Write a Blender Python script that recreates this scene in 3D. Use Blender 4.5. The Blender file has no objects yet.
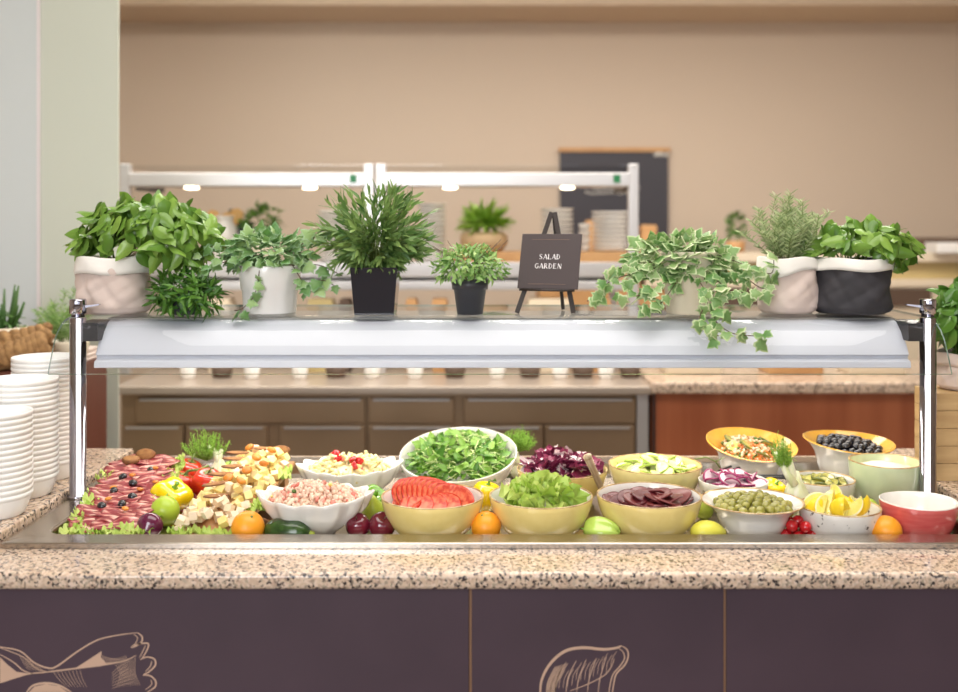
import bpy, math, random
import numpy as np
from mathutils import Matrix, Vector, Euler
PI = math.pi
random.seed(7)
sc = bpy.context.scene
C = sc.collection

# ------------------------------------------------------------------ camera, world, lights, exposure
F = 1030.0; HX = 479.0; HY = 230.0; CZ = 1.60
cam = bpy.data.objects.new('camera', bpy.data.cameras.new('camera')); C.objects.link(cam)
cam.location = (0, 0, CZ); cam.rotation_euler = (PI/2, 0, 0)
cam.data.sensor_width = 36; cam.data.lens = 36*F/958; cam.data.shift_y = -(346-HY)/958
cam.data.clip_start = .05
cam.data.dof.use_dof = True; cam.data.dof.focus_distance = 2.55; cam.data.dof.aperture_fstop = 1.7
sc.camera = cam
w = bpy.data.worlds.new('room_daylight'); sc.world = w; w.use_nodes = True
nt = w.node_tree; bg = nt.nodes['Background']
tc = nt.nodes.new('ShaderNodeTexCoord'); sp = nt.nodes.new('ShaderNodeSeparateXYZ'); rp = nt.nodes.new('ShaderNodeValToRGB')
mp = nt.nodes.new('ShaderNodeMapRange'); mp.inputs[1].default_value = -1; mp.inputs[2].default_value = 1
nt.links.new(tc.outputs['Generated'], sp.inputs[0]); nt.links.new(sp.outputs[2], mp.inputs[0]); nt.links.new(mp.outputs[0], rp.inputs[0])
rp.color_ramp.elements[0].color = (.30, .27, .25, 1); rp.color_ramp.elements[0].position = .35
rp.color_ramp.elements[1].color = (.90, .94, 1.0, 1); rp.color_ramp.elements[1].position = .56
nt.links.new(rp.outputs[0], bg.inputs[0]); bg.inputs[1].default_value = 1.5
def area(name, loc, rot, sx, sy, power, col):
    l = bpy.data.lights.new(name, 'AREA'); l.shape = 'RECTANGLE'; l.size = sx; l.size_y = sy; l.energy = power; l.color = col
    o = bpy.data.objects.new(name, l); C.objects.link(o); o.location = loc; o.rotation_euler = rot
    return o
area('ceiling_panel_light', (0.2, 2.0, 3.3), (0, 0, 0), 3.2, 1.6, 47, (1, .96, .91))
area('kitchen_light', (0.2, 4.5, 3.35), (0, 0, 0), 5.0, 1.2, 112, (1, .95, .88))
area('window_light', (-1.2, -1.5, 2.2), (math.radians(82), 0, math.radians(-14)), 1.6, 1.6, 46, (.94, .97, 1))
sc.view_settings.view_transform = 'Standard'; sc.view_settings.look = 'None'
sc.view_settings.gamma = 1; sc.view_settings.use_curve_mapping = False
sc.view_settings.exposure = 0.58

# ------------------------------------------------------------------ helpers
def X(px, Y): return (px-HX)*Y/F
def Z(py, Y): return CZ-(py-HY)*Y/F
def lin(c):
    return tuple(((v/255)/12.92 if v/255 <= .04045 else ((v/255+.055)/1.055)**2.4) for v in c)+(1,)
M = {}
def mat(name, col, rough=.5, metal=0, col2=None, vary=None, scale=20, bump=0, bscale=60, spec=.5, coat=0, trans=0, emit=None, estr=1,
        stops=None, tex='noise', detail=3, stretch=None, sss=0, bdist=.002):
    """procedural principled material. col2 = noise mix; vary 'island'|'object' = mixes col/col2 at random"""
    m = bpy.data.materials.new(name); m.use_nodes = True; t = m.node_tree; N = t.nodes; L = t.links
    b = N['Principled BSDF']; b.inputs['Base Color'].default_value = lin(col)
    b.inputs['Roughness'].default_value = rough; b.inputs['Metallic'].default_value = metal
    b.inputs['Specular IOR Level'].default_value = spec; b.inputs['Coat Weight'].default_value = coat
    if coat: b.inputs['Coat Roughness'].default_value = .08
    if sss: b.inputs['Subsurface Weight'].default_value = sss; b.inputs['Subsurface Scale'].default_value = .01; b.inputs['Subsurface Radius'].default_value = (1, .6, .3)
    co = None
    if col2 or stops or bump:
        c = N.new('ShaderNodeTexCoord'); co = c.outputs['Object']
        if stretch:
            g = N.new('ShaderNodeMapping'); g.inputs['Scale'].default_value = stretch; L.new(co, g.inputs['Vector']); co = g.outputs[0]
    if col2 or stops:
        r = N.new('ShaderNodeValToRGB')
        if vary == 'island': q = N.new('ShaderNodeNewGeometry'); src = q.outputs['Random Per Island']
        elif vary == 'object': q = N.new('ShaderNodeObjectInfo'); src = q.outputs['Random']
        elif tex == 'voronoi':
            q = N.new('ShaderNodeTexVoronoi'); q.inputs['Scale'].default_value = scale; L.new(co, q.inputs['Vector'])
            s = N.new('ShaderNodeSeparateColor'); L.new(q.outputs['Color'], s.inputs[0]); src = s.outputs[0]
        else:
            q = N.new('ShaderNodeTexNoise'); q.inputs['Scale'].default_value = scale; q.inputs['Detail'].default_value = detail
            L.new(co, q.inputs['Vector']); src = q.outputs['Fac']
        st = stops or ([(0, col), (1, col2)] if vary else [(.35, col), (.65, col2)])
        e = r.color_ramp.elements
        while len(e) < len(st): e.new(.5)
        for k, (p, cc) in enumerate(st): e[k].position = p; e[k].color = lin(cc)
        L.new(src, r.inputs[0]); L.new(r.outputs[0], b.inputs['Base Color'])
    if bump:
        q = N.new('ShaderNodeTexNoise'); q.inputs['Scale'].default_value = bscale; q.inputs['Detail'].default_value = 3
        L.new(co, q.inputs['Vector']); u = N.new('ShaderNodeBump'); u.inputs['Strength'].default_value = bump; u.inputs['Distance'].default_value = bdist
        L.new(q.outputs['Fac'], u.inputs['Height']); L.new(u.outputs[0], b.inputs['Normal'])
    if trans:
        tr = N.new('ShaderNodeBsdfTranslucent'); mx = N.new('ShaderNodeMixShader'); mx.inputs[0].default_value = trans
        if col2 or stops: L.new(r.outputs[0], tr.inputs[0])
        else: tr.inputs[0].default_value = lin(col)
        L.new(b.outputs[0], mx.inputs[1]); L.new(tr.outputs[0], mx.inputs[2]); L.new(mx.outputs[0], N['Material Output'].inputs[0])
    if emit: b.inputs['Emission Color'].default_value = lin(emit); b.inputs['Emission Strength'].default_value = estr
    M[name] = m; return m
def glass(name, tint, ior=1.45, rough=0.0):
    m = bpy.data.materials.new(name); m.use_nodes = True; t = m.node_tree; N = t.nodes; L = t.links
    N.remove(N['Principled BSDF'])
    a = N.new('ShaderNodeBsdfTransparent'); a.inputs[0].default_value = tint
    g = N.new('ShaderNodeBsdfGlossy'); g.inputs['Roughness'].default_value = rough
    f = N.new('ShaderNodeFresnel'); f.inputs[0].default_value = ior
    ge = N.new('ShaderNodeNewGeometry'); iv = N.new('ShaderNodeMath'); iv.operation = 'SUBTRACT'; iv.inputs[0].default_value = 1; L.new(ge.outputs['Backfacing'], iv.inputs[1])
    mu = N.new('ShaderNodeMath'); mu.operation = 'MULTIPLY'; L.new(f.outputs[0], mu.inputs[0]); L.new(iv.outputs[0], mu.inputs[1])
    x = N.new('ShaderNodeMixShader'); L.new(mu.outputs[0], x.inputs[0]); L.new(a.outputs[0], x.inputs[1]); L.new(g.outputs[0], x.inputs[2])
    L.new(x.outputs[0], N['Material Output'].inputs[0]); M[name] = m; return m

class MB:
    def __init__(s): s.v = []; s.f = []; s.m = []; s.n = 0
    def add(s, v, f, mi=0, T=None):
        v = np.asarray(v, float)
        if T is not None:
            T = np.array(T); v = v@T[:3, :3].T+T[:3, 3]
        s.v.append(v); o = s.n; s.f += [tuple(i+o for i in q) for q in f]
        s.m += (list(mi) if hasattr(mi, '__len__') else [mi]*len(f)); s.n += len(v); return s
    def box(s, a, b, mi=0, T=None):
        (x0, y0, z0), (x1, y1, z1) = a, b
        v = [(x0, y0, z0), (x1, y0, z0), (x1, y1, z0), (x0, y1, z0), (x0, y0, z1), (x1, y0, z1), (x1, y1, z1), (x0, y1, z1)]
        return s.add(v, [(0, 3, 2, 1), (4, 5, 6, 7), (0, 1, 5, 4), (1, 2, 6, 5), (2, 3, 7, 6), (3, 0, 4, 7)], mi, T)
    def lathe(s, prof, n=32, mi=0, T=None, fn=None):
        v = []; f = []; m = []
        for k, p in enumerate(prof):
            for j in range(n):
                a = 2*PI*j/n; r, z = p
                x, y, zz = r*math.cos(a), r*math.sin(a), z
                if fn: x, y, zz = fn(x, y, zz, a, k/(len(prof)-1))
                v.append((x, y, zz))
        for k in range(len(prof)-1):
            for j in range(n):
                f.append((k*n+j, k*n+(j+1) % n, (k+1)*n+(j+1) % n, (k+1)*n+j)); m.append(mi[k] if hasattr(mi, '__len__') else mi)
        return s.add(v, f, m, T)
    def tube(s, pts, r, n=8, mi=0, T=None):
        pts = [Vector(p) for p in pts]; rs = r if hasattr(r, '__len__') else [r]*len(pts)
        v = []; f = []; up = Vector((.13, .27, .95)).normalized()
        for k, p in enumerate(pts):
            d = (pts[min(k+1, len(pts)-1)]-pts[max(k-1, 0)]).normalized()
            a = d.cross(up)
            if a.length < .1: a = d.cross(Vector((1, 0, 0)))
            a.normalize(); b = d.cross(a)
            for j in range(n):
                t = 2*PI*j/n; v.append(p+(a*math.cos(t)+b*math.sin(t))*rs[k])
        for k in range(len(pts)-1):
            for j in range(n): f.append((k*n+j, k*n+(j+1) % n, (k+1)*n+(j+1) % n, (k+1)*n+j))
        f.append(tuple(range(n-1, -1, -1))); f.append(tuple((len(pts)-1)*n+j for j in range(n)))
        return s.add(v, f, mi, T)
    def prism(s, poly, x0, x1, mi=0, T=None):   # poly in (y,z), extruded along x
        n = len(poly); v = [(x0, y, z) for y, z in poly]+[(x1, y, z) for y, z in poly]
        f = [(i, (i+1) % n, n+(i+1) % n, n+i) for i in range(n)]+[tuple(range(n-1, -1, -1)), tuple(range(n, 2*n))]
        return s.add(v, f, mi, T)
    def build(s, name, mats, parent=None, loc=(0, 0, 0), rot=(0, 0, 0), smooth=True, bevel=0, seg=2, angle=None, sub=0, solid=0):
        me = bpy.data.meshes.new(name)
        v = np.concatenate(s.v) if s.v else np.zeros((0, 3))
        me.from_pydata(v.tolist(), [], s.f)
        for m in (mats if isinstance(mats, (list, tuple)) else [mats]): me.materials.append(M[m])
        me.polygons.foreach_set('material_index', s.m)
        me.polygons.foreach_set('use_smooth', [bool(smooth)]*len(s.f)); me.update()
        o = bpy.data.objects.new(name, me); C.objects.link(o)
        if parent: o.parent = parent
        o.location = loc; o.rotation_euler = rot
        if solid:
            q = o.modifiers.new('so', 'SOLIDIFY'); q.thickness = solid; q.offset = 0
        if bevel:
            q = o.modifiers.new('b', 'BEVEL'); q.width = bevel; q.segments = seg; q.limit_method = 'ANGLE'; q.angle_limit = math.radians(40)
            o.modifiers.new('wn', 'WEIGHTED_NORMAL')
        if sub:
            q = o.modifiers.new('s', 'SUBSURF'); q.levels = q.render_levels = sub
        return o
def tag(o, label=None, cat=None, group=None, kind=None):
    if label: o['label'] = label
    if cat: o['category'] = cat
    if group: o['group'] = group
    if kind: o['kind'] = kind
    return o
def empty(name, label, cat, loc=(0, 0, 0), rot=(0, 0, 0), group=None):
    o = bpy.data.objects.new(name, None); C.objects.link(o); o.location = loc; o.rotation_euler = rot
    return tag(o, label, cat, group)
def struct(o): o['kind'] = 'structure'; return o
def dup(o, loc, rot=None, label=None, scale=None, parent=None):
    c = o.copy(); C.objects.link(c); c.location = loc
    if rot is not None: c.rotation_euler = rot
    if scale is not None: c.scale = (scale,)*3 if not hasattr(scale, '__len__') else scale
    if label: c['label'] = label
    if parent: c.parent = parent
    for ch in o.children:
        d = ch.copy(); C.objects.link(d); d.parent = c
        for g in ch.children:
            e = g.copy(); C.objects.link(e); e.parent = d
    return c
def frame(pos, axis, normal, s=1):
    y = Vector(axis).normalized(); z = Vector(normal); z = z-y*z.dot(y)
    if z.length < 1e-4: z = y.orthogonal()
    z.normalize(); x = y.cross(z)
    sx, sy, sz = (s, s, s) if not hasattr(s, '__len__') else s
    T = np.eye(4); T[:3, 0] = np.array(x)*sx; T[:3, 1] = np.array(y)*sy; T[:3, 2] = np.array(z)*sz; T[:3, 3] = pos
    return T
def TR(loc=(0, 0, 0), rot=(0, 0, 0), sc_=1):
    S = Matrix.Diagonal((sc_, sc_, sc_, 1)) if not hasattr(sc_, '__len__') else Matrix.Diagonal((*sc_, 1))
    return np.array(Matrix.Translation(loc)@Euler(rot).to_matrix().to_4x4()@S)
def rnd(a, b): return random.uniform(a, b)

# ------------------------------------------------------------------ materials
mat('wall_paint', (208, 190, 171), .8)
mat('front_wall', (150, 128, 112), .7)
mat('soffit_paint', (214, 192, 168), .8)
mat('ceiling_paint', (225, 215, 200), .8)
mat('floor_tile', (120, 105, 92), .35, col2=(135, 118, 102), scale=3)
GR = [(0, (52, 46, 48)), (.10, (70, 60, 58)), (.16, (196, 168, 148)), (.5, (216, 192, 166)), (.78, (226, 204, 186)), (.86, (176, 160, 140)), (1, (110, 98, 90))]
mat('granite', (215, 190, 160), .16, stops=GR, tex='voronoi', scale=190, coat=.3)
mat('granite_face', (215, 190, 160), .22, stops=GR, tex='voronoi', scale=150, coat=.3)
mat('steel', (180, 172, 162), .22, 1, bump=.05, bscale=200, stretch=(.02, 1, 1))
mat('steel_drawer', (172, 146, 118), .38, .6, col2=(146, 122, 96), scale=1.2)
mat('steel_top', (186, 172, 158), .35, .5)
mat('steel_bright', (206, 203, 202), .35, .6)
mat('chrome', (176, 174, 184), .10, 1)
mat('white_enamel', (196, 198, 208), .35)
mat('dimming_grey', (150, 148, 142), .4, .3)
mat('dark_metal', (50, 48, 50), .4, .3)
mat('panel_purple', (72, 56, 66), .42, col2=(78, 61, 71), scale=4)
mat('panel_ink', (206, 172, 148), .6)
mat('seam_wood', (150, 112, 84), .6)
mat('cherry_wood', (156, 86, 54), .4, col2=(176, 104, 68), scale=3, stretch=(3, 1, .25))
mat('dark_wood', (104, 58, 44), .45, col2=(90, 48, 38), scale=3, stretch=(3, 1, .3))
mat('pale_wood', (206, 174, 124), .5, col2=(186, 152, 104), scale=7, stretch=(.5, 1, 5))
mat('board_wood', (190, 142, 92), .5, col2=(170, 122, 76), scale=9, stretch=(4, .4, 1))
mat('frost', (216, 222, 208), .12, spec=.6)
mat('frost_blue', (220, 228, 228), .10, spec=.6)
mat('white_line', (238, 232, 232), .4)
mat('chalkboard', (58, 56, 64), .5)
mat('chalk', (225, 222, 215), .8)
mat('oak', (206, 160, 108), .5, col2=(190, 142, 92), scale=5)
mat('cream', (226, 210, 184), .5)
mat('gold_glass', (176, 158, 104), .25, col2=(206, 184, 130), scale=2)
mat('dark_brown', (92, 72, 58), .6)  # own brown of bowls, box and tray; also paints the cabinet opening shade
mat('porcelain', (244, 241, 236), .14, coat=.4)
mat('melamine', (247, 246, 243), .3)
mat('led', (255, 246, 225), emit=(255, 238, 205), estr=6)
mat('led_strip', (255, 250, 240), emit=(255, 248, 235), estr=3)
mat('green_switch', (20, 110, 60), .4)
glass('shelf_glass', (.985, .992, .99, 1))
mat('glass_edge', (120, 150, 135), .2)
SP = [(0, (205, 176, 92)), (.08, (238, 214, 132)), (1, (243, 222, 146))]
mat('yellow_glaze', (240, 218, 140), .16, stops=SP, scale=70, coat=.5)
mat('cream_glaze', (232, 218, 150), .16, coat=.5, col2=(240, 226, 158), scale=30)
mat('orange_glaze', (240, 186, 84), .15, coat=.5, col2=(232, 170, 66), scale=12)
mat('white_glaze', (240, 236, 228), .14, coat=.5)
mat('speckle_glaze', (236, 232, 224), .2, stops=[(0, (90, 84, 78)), (.33, (100, 92, 84)), (.37, (232, 228, 220)), (1, (240, 236, 230))], scale=55, coat=.4)
mat('rim_brown', (150, 108, 62), .3, col2=(214, 186, 130), scale=40)
mat('sage_glaze', (196, 208, 164), .18, coat=.5, col2=(206, 216, 176), scale=14)
mat('red_glaze', (208, 88, 86), .2, coat=.4, col2=(216, 106, 100), scale=14, stretch=(1, 1, 8))
mat('canvas_beige', (214, 196, 186), .9, bump=.4, bscale=30, bdist=.004)
mat('canvas_white', (240, 236, 228), .85, bump=.25, bscale=40, bdist=.003)
mat('canvas_black', (56, 54, 58), .8, bump=.4, bscale=30, bdist=.004)
mat('pot_white', (240, 238, 234), .2, coat=.3)
mat('pot_cream', (232, 220, 196), .35)
mat('pot_black', (40, 40, 46), .14, coat=.5)
mat('pot_charcoal', (54, 54, 60), .4)
mat('soil', (60, 44, 32), .9)
mat('sign_board', (66, 54, 54), .5)
mat('easel_wood', (48, 38, 34), .45)
mat('sign_ink', (240, 236, 236), .6)
mat('sign_line', (120, 96, 84), .6)
G = lambda n, a, b, r=.4, t=.25, **k: mat(n, a, r, col2=b, vary='island', trans=t, **k)
G('basil_leaf', (84, 126, 42), (144, 180, 80), .28, .2)
G('basil_leaf_dark', (70, 118, 40), (112, 156, 62), .3, .18)
G('ivy_green', (92, 138, 70), (156, 186, 120))
G('ivy_cream', (150, 182, 116), (214, 222, 178), .45, .2)
G('ivy_grey', (120, 160, 110), (170, 196, 150))
G('bush_dark', (52, 100, 34), (104, 150, 56))
G('bamboo_leaf', (72, 112, 54), (146, 174, 98))
G('tiny_leaf', (96, 148, 66), (172, 202, 122))
G('rosemary_leaf', (106, 132, 76), (186, 198, 146))
G('succulent', (70, 110, 50), (100, 140, 70))
mat('stem_green', (110, 130, 60), .5); mat('stem_brown', (88, 66, 48), .6)
G('lettuce_leaf', (158, 192, 70), (206, 222, 122), .4, .2)
G('lambs_leaf', (72, 124, 34), (146, 186, 80), .35, .2)
mat('lambs_stem', (206, 220, 150), .4)
G('radicchio_leaf', (96, 22, 54), (150, 58, 92), .35, .1)
mat('radicchio_rib', (240, 222, 220), .4)
G('fennel_frond', (140, 190, 60), (176, 214, 92), .5, .3)
mat('fennel_bulb', (252, 250, 226), .35, col2=(230, 236, 182), scale=30, stretch=(3, 3, .5))
mat('orange_peel', (246, 160, 36), .38, bump=.25, bscale=260, bdist=.001)
mat('lemon_peel', (226, 220, 84), .35, bump=.2, bscale=200, bdist=.001)
mat('lime_peel', (172, 198, 62), .3, bump=.15, bscale=180, bdist=.001)
mat('tomato_skin', (212, 58, 34), .14, coat=.5, col2=(196, 44, 26), scale=8)
mat('tomato_cut', (204, 66, 42), .3, stops=[(0, (170, 34, 22)), (.42, (196, 56, 34)), (.60, (222, 116, 78)), (1, (226, 140, 100))], scale=70, coat=.2)
mat('yellow_pepper_skin', (246, 210, 20), .12, coat=.5)
mat('green_pepper_skin', (182, 212, 96), .14, coat=.5)
mat('dark_green_pepper', (104, 156, 40), .14, coat=.5)
mat('pear_skin', (172, 184, 68), .35, col2=(150, 168, 50), scale=40)
mat('plum_skin', (84, 18, 34), .12, coat=.5, col2=(120, 30, 48), scale=12)
mat('onion_skin', (92, 26, 58), .14, coat=.5, col2=(110, 36, 70), scale=10)
mat('zucchini_skin', (36, 62, 26), .2, coat=.3, col2=(62, 92, 40), scale=50)
mat('cherry_skin', (206, 26, 34), .1, coat=.6)
mat('black_olive_skin', (22, 20, 26), .12, coat=.6)
mat('green_olive_skin', (132, 130, 50), .2, coat=.4, col2=(160, 154, 72), vary='object')
mat('olive_hole', (52, 50, 20), .5)
mat('ham', (150, 56, 60), .4, stops=[(0, (104, 24, 32)), (.48, (140, 42, 50)), (.54, (190, 116, 108)), (.60, (226, 184, 168)), (1, (234, 200, 184))], scale=26, detail=5, stretch=(.6, 2.4, 1), coat=.1)
mat('cheese', (240, 214, 132), .4, col2=(246, 226, 164), vary='object', sss=.1)
mat('cheese_pale', (238, 214, 180), .4, col2=(244, 226, 196), vary='object', sss=.1)
mat('crust', (110, 68, 36), .7, col2=(140, 92, 50), scale=60)
mat('crumb', (170, 122, 72), .8, col2=(142, 96, 54), scale=90)
mat('apricot', (222, 146, 50), .3, col2=(204, 120, 40), vary='object', coat=.2)
mat('cuke_flesh', (222, 228, 150), .25, coat=.3, col2=(234, 236, 176), scale=60)
mat('cuke_rim', (168, 194, 84), .25)
mat('beet', (84, 20, 32), .38, coat=.1, col2=(116, 46, 44), vary='object')
mat('beet_dark', (70, 10, 30), .2, coat=.5)
mat('onion_white', (224, 198, 206), .25); mat('onion_edge', (150, 50, 96), .25)
mat('lemon_flesh', (248, 232, 110), .15, coat=.4, col2=(250, 240, 150), scale=80); mat('lemon_pith', (248, 242, 200), .5)
mat('lemon_yellow', (246, 212, 44), .3, bump=.2, bscale=200, bdist=.001)
mat('pickle', (150, 146, 66), .25, col2=(186, 178, 96), vary='object', coat=.3); mat('pickle_rim', (104, 112, 44), .3)
mat('dip', (244, 228, 202), .5, col2=(248, 236, 216), scale=18, bump=.3, bscale=40)
mat('pasta', (232, 212, 144), .3, col2=(242, 226, 172), vary='island', coat=.2)
mat('mayo', (236, 220, 176), .35)
mat('surimi_pink', (214, 112, 96), .35, col2=(230, 170, 150), vary='island')
mat('seafood_white', (238, 216, 190), .4, col2=(226, 186, 164), vary='island')
mat('corn', (238, 206, 110), .35)
mat('carrot', (230, 128, 62), .35, col2=(236, 160, 104), vary='island')
mat('rice', (236, 218, 186), .5, col2=(226, 200, 160), vary='island')
mat('herb', (80, 110, 40), .5)
mat('rope', (168, 130, 84), .85, col2=(136, 102, 64), scale=60, stretch=(1, 1, 1))
mat('spoon_wood', (206, 160, 92), .45); mat('spoon_pale', (210, 192, 160), .5, col2=(160, 132, 104), scale=60, stretch=(1, 1, .15))
mat('black_plastic', (22, 22, 24), .35)
mat('basket', (206, 176, 136), .7)

# ------------------------------------------------------------------ setting
struct(MB().box((-4, -3, -.05), (5, 7.3, 0)).build('floor', 'floor_tile', smooth=False))
struct(MB().box((-4, 7.2, 0), (5, 7.3, 3.6)).build('wall_back', 'wall_paint', smooth=False))
struct(MB().box((-4, 6.64, 3.05), (5, 7.2, 3.5)).build('trim_1', 'soffit_paint', smooth=False))
struct(MB().box((-4, -2.6, 3.5), (5, 7.3, 3.6)).build('ceiling', 'ceiling_paint', smooth=False))
struct(MB().box((-4, -2.6, 0), (-3.9, 7.2, 3.5)).build('wall_left', 'wall_paint', smooth=False))
struct(MB().box((4.9, -2.6, 0), (5, 7.2, 3.5)).build('wall_right', 'wall_paint', smooth=False))

wf = MB().box((-4, -2.7, 0), (5, -2.6, .8)).box((-4, -2.7, 2.9), (5, -2.6, 3.5))
for a_, b_ in ((-4, -3.2), (-1.2, -.7), (1.2, 1.7), (3.9, 5)): wf.box((a_, -2.7, .8), (b_, -2.6, 2.9))
struct(wf.build('wall_front', 'front_wall', smooth=False))
# frosted partition panels at the left
Yp = 4.0
p = empty('glass_partition', 'tall frosted pale green glass partition with white joint strip at left', 'partition', (X(79, Yp), Yp, 0))
def rel(o, a, b): return (a[0]-o.location[0], a[1]-o.location[1], a[2]-o.location[2]), (b[0]-o.location[0], b[1]-o.location[1], b[2]-o.location[2])
MB().box(*rel(p, (X(41, Yp), Yp, 0), (X(118.5, Yp), Yp+.008, 3.45))).build('frosted_panel', 'frost', p, smooth=False)
MB().box(*rel(p, (X(-160, Yp), Yp, 0), (X(37, Yp), Yp+.008, 3.45))).build('frosted_panel', 'frost_blue', p, smooth=False)
MB().box(*rel(p, (X(37.2, Yp), Yp-.006, 0), (X(40.6, Yp), Yp+.008, 3.45))).build('joint_strip', 'white_line', p, smooth=False)

# ------------------------------------------------------------------ back line: steel counter, wood counter
YB = 4.65
b = empty('steel_counter', 'long stainless steel kitchen counter with drawers behind the salad bar', 'counter', (0, YB, 0))
MB().box((X(119, YB), .03, .1), (X(648, YB), .75, .862)).build('body', 'steel_drawer', b, smooth=False)
MB().box((X(117, YB), -.04, .862), (X(650, YB), .8, .9)).build('worktop', 'steel_top', b, bevel=.006)
def drawer(x0, x1, y0, y1):
    a = MB().box((X(x0, YB), 0, Z(y1, YB)), (X(x1, YB), .03, Z(y0, YB))).build('drawer', 'steel_drawer', b, bevel=.005)
    MB().box((X(x0, YB)+.02, -.012, Z(y0, YB)-.012), (X(x1, YB)-.02, .001, Z(y0, YB)-.003)).build('drawer_lip', 'steel_bright', a, smooth=False)
for q in [(136, 365, 398, 423), (369, 454, 398, 423), (464, 636, 398, 423), (122, 183, 426, 520), (186, 267, 426, 520), (280, 365, 426, 520),
          (369, 454, 426, 520), (464, 543, 426, 520), (545, 634, 426, 520)]: drawer(*q)
MB().box((X(637, YB), -.005, .1), (X(648, YB), .03, .862)).build('end_panel', 'steel_bright', b, smooth=False)
b = empty('wood_counter', 'reddish cherry wood counter with granite top behind the olive bowls', 'counter', (1.5, YB, 0))
MB().box((X(652, YB)-1.5, .0, .0), (2.6-1.5, .75, .868)).build('front_panel', 'cherry_wood', b, smooth=False)
MB().box((X(650, YB)-1.5, -.05, .868), (2.65-1.5, .8, .918)).build('worktop', 'granite_face', b, bevel=.008)
MB().box((X(652.5, YB)-1.5, -.01, 0), (X(655, YB)-1.5, .0, .868)).build('edge_strip', 'dark_metal', b, smooth=False)

# crockery along the front of the back counter
def small_cup(name, m, r, h, loc, label, cat, group):
    o = MB().lathe([(0, 0), (r*.7, 0), (r*.8, h*.1), (r, h), (r*.92, h), (r*.7, h*.12), (0, h*.1)], 20).build(name, m, None, loc)
    return tag(o, label, cat, group)
cups = None
for k, px in enumerate([188, 252, 300, 372, 415, 497, 560, 606]):
    l = (X(px, 4.86), 4.86, .9)
    if cups is None: cups = small_cup('coffee_cup', 'porcelain', .042, .09, l, 'white coffee cup standing on the steel back counter', 'cup', 'cups on the steel back counter')
    else: dup(cups, l)
dk = None
for k, px in enumerate([222, 336, 455, 530, 583, 630]):
    l = (X(px, 4.9), 4.9, .9)
    if dk is None: dk = small_cup('dark_bowl', 'dark_brown', .055, .06, l, 'small dark brown bowl on the steel back counter', 'bowl', 'dark bowls on the steel back counter')
    else: dup(dk, l)
for k, px in enumerate([690, 790, 870]):
    l = (X(px, 4.95), 4.95, .918)
    o = MB().box((-.13, -.1, 0), (.13, .1, .06)).box((-.12, -.09, .06), (.12, .09, .09)).build('bread_tin', ['cream' if k != 1 else 'oak'], None, l, bevel=.008)
    tag(o, ['cream lidded tin on granite counter, leftmost of three', 'oak brown lidded tin on granite counter, middle of three', 'cream lidded tin on granite counter, rightmost of three'][k], 'tin')

# gantries with lamps
YG = 5.0
def gantry(x0, x1, sw, leds, label):
    g = empty('serving_gantry', label, 'gantry', ((x0+x1)/2, YG, .9)); ox = (x0+x1)/2
    for x in (x0, x1):
        MB().box((x-ox-.024, -.024, 0), (x-ox+.024, .024, 1.02)).build('post', 'steel_bright', g, bevel=.004)
        MB().box((x-ox-.02, .2, .9), (x-ox+.02, .55, .93)).build('bracket', 'dark_metal', g, smooth=False)
    a = MB().box((x0-ox+.02, -.03, Z(186.5, YG)-.9), (x1-ox-.02, .16, Z(173, YG)-.9)).build('lamp_bar', 'steel_bright', g, bevel=.005)
    for px in leds:
        MB().lathe([(0, -.012), (.032, -.009), (.034, 0), (0, 0)], 20).build('spot_lamp', 'led', a, (X(px, YG)-ox, .03, Z(186.5, YG)-.9-.001))
    MB().box((X(sw-3.4, YG)-ox, -.034, Z(183, YG)-.9), (X(sw+3.4, YG)-ox, -.029, Z(175, YG)-.9)).build('switch', 'green_switch', a, smooth=False)
    MB().box((x0-ox-.02, -.05, Z(166.5, YG)-.9), (x1-ox+.02, .6, Z(165, YG)-.9)).build('top_glass', 'shelf_glass', g, smooth=False)
    return g
gantry(X(126, YG), X(369, YG), 354, (190, 309), 'steel lamp gantry on the back counter, behind the basil and white-potted ivy')
gantry(X(381, YG), X(633, YG), 616, (450, 568), 'steel lamp gantry on the back counter, behind the salad garden sign')
g = empty('crockery_shelf', 'long white steel shelf with oak board holding crockery at the back', 'shelf', (X(380, 5.1), 5.22, Z(290, 5.1)))
MB().box((X(134, 5.1)-g.location[0], -.15, 0), (X(624, 5.1)-g.location[0], .17, Z(281, 5.1)-Z(290, 5.1))).build('rail', 'steel_bright', g, bevel=.005)
MB().box((X(134, 5.1)-g.location[0], -.15, Z(277, 5.1)-Z(290, 5.1)), (X(624, 5.1)-g.location[0], .17, Z(262, 5.1)-Z(290, 5.1))).build('shelf_panel', 'steel_bright', g, bevel=.005)
MB().box((X(450, 5.1)-g.location[0], -.14, Z(262, 5.1)-Z(290, 5.1)), (X(624, 5.1)-g.location[0], .17, Z(252, 5.1)-Z(290, 5.1))).build('oak_board', 'oak', g, bevel=.003)
MB().box((X(134, 5.1)-g.location[0], .10, Z(281, 5.1)-Z(290, 5.1)), (X(624, 5.1)-g.location[0], .14, Z(277, 5.1)-Z(290, 5.1))).build('spacer', 'steel_bright', g, smooth=False)
for sx in (140, 376, 618):
    MB().box((X(sx, 5.1)-g.location[0]-.02, .05, .9-Z(290, 5.1)), (X(sx, 5.1)-g.location[0]+.02, .09, 0)).build('leg', 'steel_bright', g, smooth=False)
ZS = Z(262, 5.1); ZO = Z(252, 5.1)
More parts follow.
